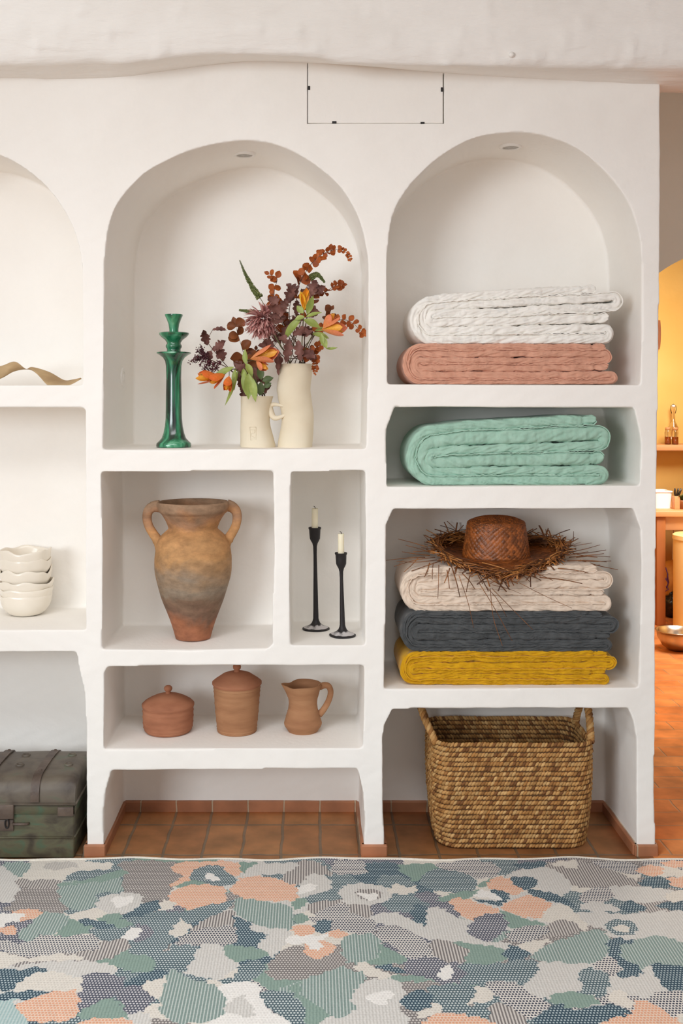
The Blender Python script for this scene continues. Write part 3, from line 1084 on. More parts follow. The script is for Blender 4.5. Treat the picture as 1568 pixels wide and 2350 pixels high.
    # stitched hem: a narrow frilled ribbon along the front edge
    bm = new()
    rings = []
    m_ = len(hem)
    for i in range(m_):
        p = Vector(hem[i])
        fz = 0.0026 * fbm(ss[i] * 75, seed, 3.0, 2)
        p.y -= 0.004 + 0.003 * fbm(ss[i] * 58, seed + 2, 5.0, 2)
        nn = Vector((nx[i], 0, nz_[i]))
        w_ = 0.0016
        c = p + nn * fz
        q = [c + nn * w_ + Vector((0, -0.003, 0)), c + nn * w_ + Vector((0, 0.010, 0)), c - nn * w_ + Vector((0, 0.010, 0)), c - nn * w_ + Vector((0, -0.003, 0))]
        rings.append([Vector((v.x, v.y, max(v.z, zb + 0.0004))) for v in q])
    loft(bm, rings, True, True)
    bmesh.ops.recalc_face_normals(bm, faces=bm.faces)
    obj('stitched_hem', bm, colm, t, sharp=40)
    return zt


F_white = fabric('white_quilt_cotton', (238, 234, 226), (244, 241, 235))
F_pink = fabric('rosewood_quilt_cotton', (204, 150, 126), (216, 164, 140))
F_green = fabric('sage_quilt_cotton', (154, 190, 171), (168, 202, 184))
F_beige = fabric('oatmeal_quilt_cotton', (222, 202, 182), (231, 213, 195))
F_char = fabric('charcoal_quilt_cotton', (72, 74, 75), (87, 89, 90))
F_must = fabric('mustard_quilt_cotton', (200, 148, 18), (216, 164, 28))
z1 = ZS(882) + 0.0008
quilt('rosewood pink folded quilt lying under the white quilt', 925, 1398, 790, 882, F_pink, 3, 2, (-8, -10, -2, 6), zbase=z1)
quilt('white folded quilt at the top of the right arched niche', 942, 1398, 676, 791, F_white, 5, 24, (-30, 12, -2, -8), zbase=z1 + 93 * K(0.035), y0=0.035, leftdrop=8)
z2 = ZS(1116) + 0.0008
quilt('sage green folded quilt alone on its shelf', 934, 1385, 972, 1115, F_green, 8, 20, (-16, -8, 2, -10), zbase=z2, leftdrop=14)
z3 = ZS(1580) + 0.0008
quilt('mustard yellow folded quilt at the bottom of the stack', 919, 1393, 1502, 1578, F_must, 11, 2, (0, 8, -4, -6), zbase=z3)
quilt('charcoal grey folded quilt between the oatmeal and mustard ones', 921, 1396, 1410, 1501, F_char, 14, 2, (-14, 8, 4, -4), zbase=z3 + 77 * K(0.035))
zq = quilt('oatmeal beige folded quilt under the straw hat', 921, 1390, 1307, 1409, F_beige, 17, 6, (-20, -2, -4, -2), zbase=z3 + 169 * K(0.035))

# ------------------------------------------------------------------ straw hat
def cellcol(u, v, base):
    r_ = random.Random(int(math.floor(u)) * 7919 + int(math.floor(v)) * 104729)
    f_ = 0.5 + 0.9 * r_.random()
    return (base[0] * f_, base[1] * f_, base[2] * f_, 1.0)


M_straw = attr_mat('woven_straw', 0.42, 0.5, 160, spec=0.5)
M_strand = mat('brown_straw_strand', [(0.3, (78, 44, 18)), (0.5, (120, 70, 30)), (0.72, (176, 112, 54))], 22, 4, 0.5, 0.3, 80)
HY = 0.165
hk = K(HY)
hx = (1139 - VX) * hk
hz = zq + 0.009
t = thing('straw_hat', 'brown woven straw hat with frayed brim resting on the quilt stack', 'hat', (hx, HY, hz))
strawc = lin((142, 78, 32))


def weave(bm, fn, nu, nv, su, sv, lay, base, amp):
    V = []
    for j in range(nv + 1):
        row = []
        for i in range(nu):
            u, v = i / nu, j / nv
            p, nrm = fn(u, v)
            a_, b_ = u * su + v * sv, u * su - v * sv
            ia, ib = math.floor(a_), math.floor(b_)
            fa, fb = a_ - ia, b_ - ib
            if (int(ia) + int(ib)) % 2 == 0:
                h = math.sin(PI * fa) * (0.5 + 0.5 * math.sin(PI * fb))
            else:
                h = math.sin(PI * fb) * (0.5 + 0.5 * math.sin(PI * fa))
            vv = bm.verts.new(Vector(p) + Vector(nrm) * amp * (h - 0.5))
            vv[lay] = cellcol(ia, ib + 1000, base)
            row.append(vv)
        V.append(row)
    for j in range(nv):
        for i in range(nu):
            k2 = (i + 1) % nu
            bm.faces.new((V[j][i], V[j][k2], V[j + 1][k2], V[j + 1][i]))
    return V


TILT = -0.10
crown_prof = spline([(77, 0), (75, 14), (72, 35), (68.5, 58), (66, 74), (64, 80), (57, 84), (40, 90), (20, 93), (0.5, 94)], 60)


def crown(u, v):
    i = v * 59
    k0 = min(int(i), 58)
    f_ = i - k0
    r_ = crown_prof[k0][0] * (1 - f_) + crown_prof[k0 + 1][0] * f_
    h_ = crown_prof[k0][1] * (1 - f_) + crown_prof[k0 + 1][1] * f_
    a = 2 * PI * u
    rad = r_ * hk * (1 + 0.02 * math.sin(2 * a + 0.7))
    dr = crown_prof[k0 + 1][0] - crown_prof[k0][0]
    dh = crown_prof[k0 + 1][1] - crown_prof[k0][1]
    nl = math.hypot(dr, dh) + 1e-6
    p = (hx + rad * math.cos(a), HY + 0.88 * rad * math.sin(a), hz + 0.006 + h_ * hk + 0.03 * rad * math.sin(a))
    return p, (dh / nl * math.cos(a), dh / nl * math.sin(a), -dr / nl)


bm = new()
lay = bm.verts.layers.float_color.new('Col')
weave(bm, crown, 400, 120, 38, 17, lay, strawc, 0.0024)
bmesh.ops.recalc_face_normals(bm, faces=bm.faces)
obj('crown', bm, M_straw, t)


def brim_pt(a, s):
    """s 0 at crown, 1 at the frayed rim"""
    ca, sa = math.cos(a), math.sin(a)
    r0 = 77 * hk
    ro = 0.215 + 0.012 * math.sin(3 * a + 1)
    rad = r0 + (ro - r0) * s
    yy = 0.88 * rad * sa
    if sa > 0: yy = 0.88 * r0 * sa + (rad - r0) * sa * 0.62
    else: yy = 0.88 * r0 * sa + (rad - r0) * sa * 0.78
    zz = 0.008 + s * s * (0.026 * abs(ca) ** 1.5 - 0.042 * max(0, -sa) ** 1.2 + 0.052 * max(0, sa) ** 1.5) + 0.004 * math.sin(5 * a) * s
    if sa < -0.2: zz += 0.0
    return Vector((hx + rad * ca * (1.0 if ca < 0 else 1.04), HY + yy, hz + zz))


def brim(u, v):
    a = 2 * PI * u
    p = brim_pt(a, v)
    return p, (0, 0, 1)


bm = new()
lay = bm.verts.layers.float_color.new('Col')
weave(bm, brim, 360, 44, 34, 6, lay, lin((122, 66, 26)), 0.002)
bm.normal_update()
obj('brim', bm, M_straw, t)

rng = random.Random(4)


def hatpx(x_, y_, Yd):
    return P(860 + x_ * 0.421, 1140 + y_ * 0.421, Yd)


strands = []
# long loose ends seen hanging in front and standing up
for (xa, ya, xb, yb2, Ya, Yb, rr) in [
    (460, 430, 540, 715, -0.01, 0.0, 1.5), (570, 470, 750, 785, -0.03, 0.0, 1.5), (630, 500, 697, 812, -0.03, 0.0, 1.4), (640, 500, 862, 724, -0.03, -0.002, 1.3),
    (790, 470, 1075, 607, -0.02, 0.0, 1.3), (900, 440, 1132, 473, -0.01, 0.0, 2.3), (600, 480, 720, 655, -0.03, 0.0, 1.3), (640, 480, 800, 530, -0.02, 0.0, 1.2),
    (420, 380, 465, 545, 0.0, 0.01, 2.6), (350, 370, 345, 555, 0.02, 0.01, 1.6), (395, 400, 408, 500, 0.01, 0.01, 2.2), (320, 360, 315, 450, 0.04, 0.02, 1.8),
    (300, 360, 272, 437, 0.04, 0.02, 1.8), (240, 330, 160, 410, 0.06, 0.05, 1.7), (480, 420, 548, 505, -0.01, 0.0, 2.0), (275, 330, 62, 347, 0.08, 0.05, 1.6),
    (330, 330, 105, 380, 0.06, 0.05, 1.6), (290, 275, 128, 230, 0.14, 0.14, 1.8), (330, 295, 210, 300, 0.12, 0.10, 1.8), (990, 270, 932, 178, 0.22, 0.22, 2.0),
    (940, 280, 934, 180, 0.24, 0.23, 2.0), (1040, 280, 1005, 197, 0.20, 0.2, 2.2), (1050, 280, 1083, 240, 0.2, 0.2, 1.6), (1083, 240, 1085, 188, 0.2, 0.2, 1.5), (830, 240, 890, 195, 0.22, 0.22, 1.6),
    (890, 195, 1080, 240, 0.22, 0.2, 1.4), (300, 320, 150, 300, 0.10, 0.07, 1.9), (340, 345, 120, 352, 0.06, 0.04, 1.7), (320, 310, 170, 265, 0.12, 0.10, 1.6), (360, 350, 200, 405, 0.04, 0.03, 2.0), (1060, 330, 1250, 310, 0.14, 0.12, 1.9), (1050, 350, 1265, 355, 0.1, 0.09, 2.1), (1040, 370, 1200, 420, 0.06, 0.05, 2.0), (1000, 390, 1165, 415, 0.03, 0.02, 1.9), (1080, 300, 1230, 262, 0.17, 0.15, 1.7), (410, 390, 380, 470, 0.01, 0.0, 2.2), (520, 430, 500, 520, -0.01, -0.01, 2.2), (815, 215, 850, 192, 0.26, 0.26, 2.6), (1080, 310, 1262, 290, 0.17, 0.16, 1.8), (1100, 330, 1285, 328, 0.14, 0.12, 1.7), (1110, 350, 1290, 350, 0.12, 0.1, 1.6),
    (1120, 345, 1327, 398, 0.10, 0.07, 2.0), (1090, 310, 1215, 330, 0.1, 0.09, 2.0), (1060, 380, 1230, 372, 0.08, 0.07, 1.8), (560, 420, 590, 475, -0.02, -0.02, 2.2), (860, 400, 950, 395, 0.0, -0.01, 2.2)]:
    a, c = hatpx(xa, ya, Ya), hatpx(xb, yb2, Yb)
    strands.append((a, c, rr * 0.001))
while len(strands) < 99:
    a = rng.uniform(0, 2 * PI) if len(strands) % 3 else rng.choice([0, PI]) + rng.gauss(0, 0.35)
    sa = math.sin(a)
    if sa > 0.55 and rng.random() < 0.6: continue
    p = brim_pt(a, rng.uniform(0.55, 0.98))
    q = brim_pt(a + rng.uniform(-0.45, 0.45), 1.0)
    d = (q - p)
    d.z = 0
    d = d.normalized()
    ln_ = rng.uniform(0.05, 0.15)
    e = q + d * ln_ * (0.35 if sa > 0.2 else 0.62) + Vector((0, 0, rng.uniform(-0.022, 0.03)))
    e.y = min(e.y, 0.335)
    e.x = min(max(e.x, X_at(884, 0.1) + 0.02), X_at(1400, 0.1))
    strands.append((p + Vector((0, 0, 0.004)), e, rng.uniform(0.0011, 0.0023)))
for (a, c, rr) in strands:
    bm = new()
    mid = (a + c) / 2 + Vector((rng.uniform(-1, 1), rng.uniform(-1, 1), rng.uniform(-1, 1))) * (c - a).length * 0.04
    pp = [Vector(p) for p in spline([a, mid, c], 8)]
    tube(bm, pp, [rr * 1.35 * (1.0 - 0.35 * i / 7) for i in range(8)], 6, True, squash=0.6)
    obj('straw', bm, M_strand, t)
# the dense braided fringe that runs round the rim
bm = new()
lay = bm.verts.layers.float_color.new('Col')
scol = [lin(c_) for c_ in ((112, 64, 26), (150, 92, 42), (184, 122, 62), (82, 46, 20), (134, 78, 32))]
for i in range(520):
    a = rng.uniform(0, 2 * PI)
    p = brim_pt(a, rng.uniform(0.66, 1.0)) + Vector((0, 0, rng.uniform(0, 0.014)))
    da = rng.choice([-1, 1]) * (rng.uniform(0.25, 0.7) if i % 4 else rng.uniform(0.05, 0.3))
    q = brim_pt(a + da, rng.uniform(0.94, 1.12) if i % 4 else rng.uniform(1.05, 1.4)) + Vector((0, 0, rng.uniform(-0.012, 0.012)))
    q.x = min(max(q.x, X_at(888, 0.1) + 0.01), X_at(1410, 0.1))
    q.y = min(q.y, 0.34)
    mid = (p + q) / 2 + Vector((0, 0, 0.004))
    tube(bm, [Vector(v) for v in spline([p, mid, q], 5)], rng.uniform(0.0016, 0.0034), 5, True, squash=0.6, cols=[scol[rng.randrange(5)]] * 5, layer=lay)
o = obj('fringe', bm, M_straw, t)
o['kind'] = 'stuff'

# ------------------------------------------------------------------ seagrass basket
M_grass = attr_mat('seagrass_rope', 0.7, 0.6, 260, vary=0.14, spec=0.25)
BX0, BX1, BY0, BY1, BH = X_at(991, 0.05), X_at(1371, 0.05), 0.032, 0.335, 0.352
bcx, bcy = (BX0 + BX1) / 2, (BY0 + BY1) / 2
t = thing('woven_basket', 'large rectangular woven seagrass basket with two rope handles under right shelves', 'basket', (bcx, bcy, 0.0))
pal = [(186, 142, 88), (178, 132, 78), (200, 160, 106), (166, 118, 66), (150, 104, 58), (182, 138, 84), (124, 82, 46), (192, 150, 96), (172, 126, 74), (184, 140, 86)]
rng = random.Random(12)


def rrect(s, hw, hd, r):
    """point and outward normal at arclength fraction s on a rounded rectangle"""
    segs = [2 * (hw - r), PI * r / 2, 2 * (hd - r), PI * r / 2, 2 * (hw - r), PI * r / 2, 2 * (hd - r), PI * r / 2]
    tot = sum(segs)
    d = (s % 1.0) * tot
    if d < segs[0]: return (-hw + r + d, -hd), (0, -1), tot
    d -= segs[0]
    if d < segs[1]:
        a = -PI / 2 + d / r
        return (hw - r + r * math.cos(a), -hd + r + r * math.sin(a)), (math.cos(a), math.sin(a)), tot
    d -= segs[1]
    if d < segs[2]: return (hw, -hd + r + d), (1, 0), tot
    d -= segs[2]
    if d < segs[3]:
        a = d / r
        return (hw - r + r * math.cos(a), hd - r + r * math.sin(a)), (math.cos(a), math.sin(a)), tot
    d -= segs[3]
    if d < segs[4]: return (hw - r - d, hd), (0, 1), tot
    d -= segs[4]
    if d < segs[5]:
        a = PI / 2 + d / r
        return (-hw + r + r * math.cos(a), hd - r + r * math.sin(a)), (math.cos(a), math.sin(a)), tot
    d -= segs[5]
    if d < segs[6]: return (-hw, hd - r - d), (-1, 0), tot
    d -= segs[6]
    a = PI + d / r
    return (-hw + r + r * math.cos(a), -hd + r + r * math.sin(a)), (math.cos(a), math.sin(a)), tot


def bdim(z_):
    f_ = z_ / BH
    hw = (BX1 - BX0) / 2 - 0.014 * (1 - f_) ** 2 - 0.012 + 0.006 * math.sin(PI * f_)
    hd = (BY1 - BY0) / 2 - 0.010 - 0.008 * (1 - f_) ** 2
    return hw, hd, 0.052 + 0.02 * (1 - f_)


bm = new()
lay = bm.verts.layers.float_color.new('Col')
rows = 22
pit = (BH - 0.008) / rows
for i in range(rows):
    zc = 0.0085 + pit * i
    hw, hd, rc = bdim(zc)
    _, _, tot = rrect(0, hw, hd, rc)
    cnt = int(tot / 0.0104)
    ph = rng.random()
    for j in range(cnt):
        s = (j + ph + rng.uniform(-0.12, 0.12)) / cnt
        (px_, py_), (nx_, ny_), _ = rrect(s, hw, hd, rc)
        wob = 0.0022 * fbm(s * 24, i * 0.7, 1.0, 2)
        c = Vector((bcx + px_ + nx_ * wob, bcy + py_ + ny_ * wob, zc + 0.0018 * fbm(s * 14, i * 0.5, 4.0, 2)))
        tx_ = Vector((-ny_, nx_, 0))
        up_ = Vector((0, 0, 1))
        nn = Vector((nx_, ny_, 0))
        ang = math.radians(rng.uniform(32, 50))
        ax = tx_ * math.cos(ang) + up_ * math.sin(ang)
        bx2 = -tx_ * math.sin(ang) + up_ * math.cos(ang)
        la, lb, lc = rng.uniform(0.0088, 0.0112), rng.uniform(0.0052, 0.0064), rng.uniform(0.0060, 0.0078)
        col = lin(rng.choice(pal))
        f_ = rng.uniform(0.8, 1.15)
        col = (col[0] * f_, col[1] * f_, col[2] * f_, 1)
        # spindle shape: 5 rings of 7
        rings = []
        for q, (u, w_) in enumerate([(-1.0, 0.22), (-0.72, 0.68), (-0.25, 1.0), (0.25, 1.0), (0.72, 0.68), (1.0, 0.22)]):
            rings.append([c + ax * (u * la) + bx2 * (lb * w_ * math.cos(2 * PI * m_ / 7)) + nn * (lc * w_ * math.sin(2 * PI * m_ / 7)) for m_ in range(7)])
        rings = [[Vector((v.x, v.y, max(v.z, 0.0006))) for v in rg] for rg in rings]
        loft(bm, rings, True, True, cols=[col] * 6, layer=lay)
# inner core so that no light shows between the ropes
core = lin((92, 64, 38))
hw, hd, rc = bdim(0.005)
rings = []
for z_, off in [(0.002, -0.002), (0.1, -0.002), (0.2, -0.002), (BH - 0.012, -0.002), (BH - 0.012, 0.002), (0.2, 0.002), (0.1, 0.002), (0.008, 0.002)]:
    hw, hd, rc = bdim(z_)
    ring = []
    for j in range(80):
        (px_, py_), (nx_, ny_), _ = rrect(j / 80, hw, hd, rc)
        ring.append((bcx + px_ - nx_ * off, bcy + py_ - ny_ * off, z_))
    rings.append(ring)
R = loft(bm, rings, True, False, cols=[core] * len(rings), layer=lay)
bm.faces.new(R[0]); bm.faces.new(R[-1])
bm.normal_update()
obj('body', bm, M_grass, t)


def rope(bm, path, rad, turns, lay, n_=70):
    pts = [Vector(p) for p in spline(path, n_)]
    tan0 = (pts[1] - pts[0]).normalized()
    u = tan0.orthogonal().normalized()
    fr = []
    for i in range(n_):
        tt = (pts[min(i + 1, n_ - 1)] - pts[max(i - 1, 0)]).normalized()
        u = (u - tt * u.dot(tt)).normalized()
        fr.append((u.copy(), tt.cross(u)))
    for s in range(3):
        pp, cc = [], []
        for i in range(n_):
            a = 2 * PI * (turns * i / n_ + s / 3)
            pp.append(pts[i] + (fr[i][0] * math.cos(a) + fr[i][1] * math.sin(a)) * rad * 0.55)
            c_ = lin(pal[(s * 3 + i // 6) % len(pal)])
            cc.append(c_)
        tube(bm, pp, rad * 0.62, 8, True, cols=cc, layer=lay)


for (path) in ([(BX0 + 0.016, BY0 + 0.04, BH - 0.02), (BX0 + 0.002, BY0 + 0.055, BH + 0.012), (BX0 - 0.018, BY0 + 0.085, BH + 0.055), (BX0 - 0.026, BY0 + 0.125, BH + 0.083), (BX0 - 0.027, BY0 + 0.165, BH + 0.083), (BX0 - 0.018, BY0 + 0.21, BH + 0.055), (BX0 + 0.0, BY0 + 0.24, BH + 0.012), (BX0 + 0.012, BY0 + 0.25, BH - 0.02)],
               [(BX1 - 0.012, BY0 + 0.05, BH - 0.02), (BX1 - 0.010, BY0 + 0.062, BH + 0.012), (BX1 - 0.006, BY0 + 0.095, BH + 0.06), (BX1 - 0.004, BY0 + 0.135, BH + 0.086), (BX1 - 0.004, BY0 + 0.165, BH + 0.086), (BX1 - 0.006, BY0 + 0.205, BH + 0.058), (BX1 - 0.010, BY0 + 0.235, BH + 0.012), (BX1 - 0.012, BY0 + 0.245, BH - 0.02)]):
    bm = new()
    lay = bm.verts.layers.float_color.new('Col')
    rope(bm, path, 0.0115, 9, lay)
    obj('handle', bm, M_grass, t)

# ------------------------------------------------------------------ metal trunk
M_trunk = mat('worn_green_paint', [(0.30, (58, 50, 40)), (0.42, (80, 73, 57)), (0.52, (92, 88, 66)), (0.62, (80, 92, 70)), (0.72, (74, 102, 82))], 14, 14, 0.55, 0.5, 26, stretch=(1, 1, 1.5), dist=0.6, bdist=0.004)
M_rust = mat('brown_oxidised_lid', [(0.30, (70, 60, 52)), (0.46, (92, 82, 71)), (0.58, (104, 94, 81)), (0.74, (88, 98, 80))], 12, 12, 0.5, 0.5, 20, dist=0.6, bdist=0.004)
M_strap = mat('rusty_iron_strap', [(0.3, (72, 58, 50)), (0.7, (102, 86, 74))], 22, 6, 0.5, 0.4, 60)
TX0, TX1, TY0, TY1 = -1.50, (170 - VX) * K(-0.03), -0.030, 0.262
TH, TL = 0.258, 0.172        # total height, lid line
t = thing('metal_trunk', 'worn green and brown metal trunk with hasp on the floor', 'trunk', ((TX0 + TX1) / 2, 0.12, 0.0))
bm = new()
box(bm, TX0, TX1, TY0, TY1, 0.002, TL + 0.004, 0.006, 3)
obj('body', bm, M_trunk, t)
# body details: rolled ribs along the front and dark foot rail
bm = new()
for z_ in (0.068,):
    tube(bm, [Vector((TX0 + 0.004, TY0 - 0.0005, z_)), Vector((TX1 - 0.004, TY0 - 0.0005, z_))], 0.004, 10)
tube(bm, [Vector((TX1, TY0 + 0.004, 0.068)), Vector((TX1, TY1 - 0.004, 0.068))], 0.004, 10)
obj('rolled_rib', bm, M_trunk, t)
# domed lid: rounded front, back and ends
bm = new()
rings = []
nx_ = 90
prof = []
z0 = TL - 0.001
for (yy, zz) in spline([(TY0 - 0.004, z0), (TY0 - 0.004, z0 + 0.03), (TY0 + 0.002, z0 + 0.055), (TY0 + 0.016, z0 + 0.073), (TY0 + 0.045, z0 + 0.083), (0.12, TH), (TY1 - 0.045, z0 + 0.083), (TY1 - 0.014, z0 + 0.073), (TY1 + 0.002, z0 + 0.05), (TY1 + 0.002, z0)], 50):
    prof.append((yy, zz))
for i in range(nx_ + 1):
    u = i / nx_
    X = TX0 - 0.004 + (TX1 - TX0 + 0.008) * u
    e = min(X - TX0 + 0.004, TX1 + 0.004 - X)
    f_ = 1.0
    if e < 0.016: f_ = 1 - 0.10 * (1 - e / 0.016) ** 2
    ring = []
    for (yy, zz) in prof:
        dent = 0.0022 * fbm(X * 9, yy * 10, zz * 9, 3)
        ring.append((X, yy, z0 + (zz - z0) * f_ + (dent if zz > z0 + 0.02 else 0)))
    rings.append(ring)
R = loft(bm, rings, False)
bm.faces.new([v for v in R[0]]); bm.faces.new([v for v in reversed(R[-1])])
bmesh.ops.recalc_face_normals(bm, faces=bm.faces)
lid = obj('lid', bm, M_rust, t, sharp=60)


def lid_z(yy):
    return float(np.interp(yy, [p[0] for p in prof[3:47]], [p[1] for p in prof[3:47]]))


bm = new()   # bead round the lid edge and the overlapping band beneath it
for (ya, xa, xb) in ((TY0 - 0.006, TX0 - 0.006, TX1 + 0.006),):
    tube(bm, [Vector((xa, ya, TL + 0.003)), Vector((xb, ya, TL + 0.003))], 0.0042, 10)
tube(bm, [Vector((TX1 + 0.005, TY0 - 0.006, TL + 0.003)), Vector((TX1 + 0.005, TY1 + 0.004, TL + 0.003))], 0.0042, 10)
sub('edge_bead', bm, M_rust, lid)
bm = new()
box(bm, TX0 - 0.002, TX1 + 0.003, TY0 - 0.0035, TY0 + 0.004, TL - 0.030, TL, 0.001, 1)
box(bm, TX1 - 0.002, TX1 + 0.0032, TY0 - 0.0035, TY1, TL - 0.030, TL, 0.001, 1)
obj('edge_band', bm, M_trunk, t)
# straps over the lid
for px_f in (80.5, -34, -150):
    xc = (px_f - VX) * K(-0.034)
    bm = new()
    rings = []
    for (yy, zz) in prof[2:49]:
        i0 = prof.index((yy, zz))
        a, c = prof[max(i0 - 1, 0)], prof[min(i0 + 1, 49)]
        d = Vector((0, c[0] - a[0], c[1] - a[1])).normalized()
        nn = Vector((0, -d.z, d.y))
        w_ = 0.0135
        p = Vector((xc, yy, zz))
        rings.append([p + Vector((-w_, 0, 0)) + nn * 0.0005, p + Vector((-w_, 0, 0)) + nn * 0.005, p + Vector((w_, 0, 0)) + nn * 0.005, p + Vector((w_, 0, 0)) + nn * 0.0005])
    loft(bm, rings, True, True)
    bmesh.ops.recalc_face_normals(bm, faces=bm.faces)
    st = sub('strap', bm, M_strap, lid, sharp=40)
    for yy in (0.03, 0.225):
        bm = new()
        ball(bm, (xc, yy, lid_z(yy) + 0.005), 0.0065, 12, 0.6)
        ob = bpy.data.objects
        r_ = obj('rivet', bm, M_strap, t)
# embossed oval studs on the lid
for (px_, py_) in [(60, 1733.5), (46, 1756), (166, 1733), (157.5, 1755), (-60, 1733), (-70, 1756)]:
    kz = (CH - TH) / ((py_ - VY) / F)
    yy = kz - D0
    xx = (px_ - VX) * kz / F
    bm = new()
    rings = []
    for (r_, h_) in [(1.0, -0.002), (1.0, 0.0035), (0.86, 0.006), (0.7, 0.0045), (0.62, 0.001)]:
        rings.append([(xx + 0.0145 * r_ * math.cos(2 * PI * j / 24), yy + 0.011 * r_ * math.sin(2 * PI * j / 24), lid_z(yy) + h_) for j in range(24)])
    R = loft(bm, rings)
    bm.faces.new(R[-1])
    bmesh.ops.recalc_face_normals(bm, faces=bm.faces)
    sub('stud', bm, M_rust, lid)
# corner patch on the lid front, hasp, lock plate, sliding latch
def px_box(name, x0, x1, y0, y1, ya, yb2, m, bev=0.0015):
    a, c = P(x0, y1, TY0), P(x1, y0, TY0)
    bm = new()
    box(bm, a.x, c.x, ya, yb2, a.z, c.z, bev)
    return obj(name, bm, m, t)


px_box('corner_patch', 133, 169.5, 1851, 1872, TY0 - 0.0065, TY0, M_strap)
hs_ = px_box('hasp', -20, 34, 1844, 1877, TY0 - 0.014, TY0 - 0.004, M_strap, 0.003)
px_box('lock_plate', -20, 32, 1880, 1906, TY0 - 0.005, TY0 + 0.001, M_strap)
bm = new()
a = P(16, 1890, TY0 - 0.008)
pp = [Vector((a.x + 0.006 * math.cos(q), TY0 - 0.009, a.z + 0.014 * math.sin(q))) for q in np.linspace(0, 2 * PI, 24)]
tube(bm, pp, 0.0022, 8, False)
obj('staple_ring', bm, M_black, t)
bm = new()
a, c = P(30, 1888.5, TY0), P(67, 1888.5, TY0)
tube(bm, [Vector((a.x, TY0 - 0.003, a.z)), Vector((a.x + 0.003, TY0 - 0.010, a.z)), Vector((a.x + 0.02, TY0 - 0.010, a.z)), Vector((c.x - 0.004, TY0 - 0.010, a.z)), Vector((c.x, TY0 - 0.002, a.z))], [0.004, 0.0046, 0.0046, 0.0042, 0.003], 12)
obj('latch_bar', bm, M_strap, t)

# ------------------------------------------------------------------ rug
RZ = 0.008
RYF = -0.052


def rug_pt(px_, py_):
    d = (CH - RZ) * F / (py_ - VY)
    return ((px_ - VX) * d / F, d - D0)


def lin3(c): return lin(c)


CR, WH, GL, TA = (226, 221, 212), (238, 236, 232), (204, 202, 197), (188, 183, 177)
GR, GR2, NV, ST, BR, PU, PE = (142, 172, 160), (128, 160, 150), (62, 84, 98), (84, 104, 112), (128, 123, 122), (88, 92, 106), (226, 168, 138)
cls = {  # ground, dot colour, dot radius, stripe flag
    'cream': (CR, (214, 208, 198), 0.30, 0), 'white': (WH, (228, 226, 222), 0.25, 0), 'grey': (GL, (218, 216, 212), 0.28, 1), 'taupe': (TA, (206, 202, 196), 0.3, 1),
    'green': ((146, 168, 158), (132, 156, 147), 0.2, 1), 'gstripe': ((134, 154, 149), (192, 202, 198), 0.19, 1), 'navy': (NV, (182, 196, 200), 0.30, 0), 'steel': (ST, (204, 212, 212), 0.33, 0),
    'brown': (BR, (208, 203, 198), 0.33, 0), 'bstripe': (BR, (210, 205, 200), 0.25, 1), 'purple': (PU, (210, 208, 210), 0.32, 0), 'peach': ((232, 208, 190), PE, 0.40, 0),
    'dots': ((226, 222, 216), (76, 80, 94), 0.36, 0), 'blue': ((164, 190, 190), (190, 206, 204), 0.25, 1)}
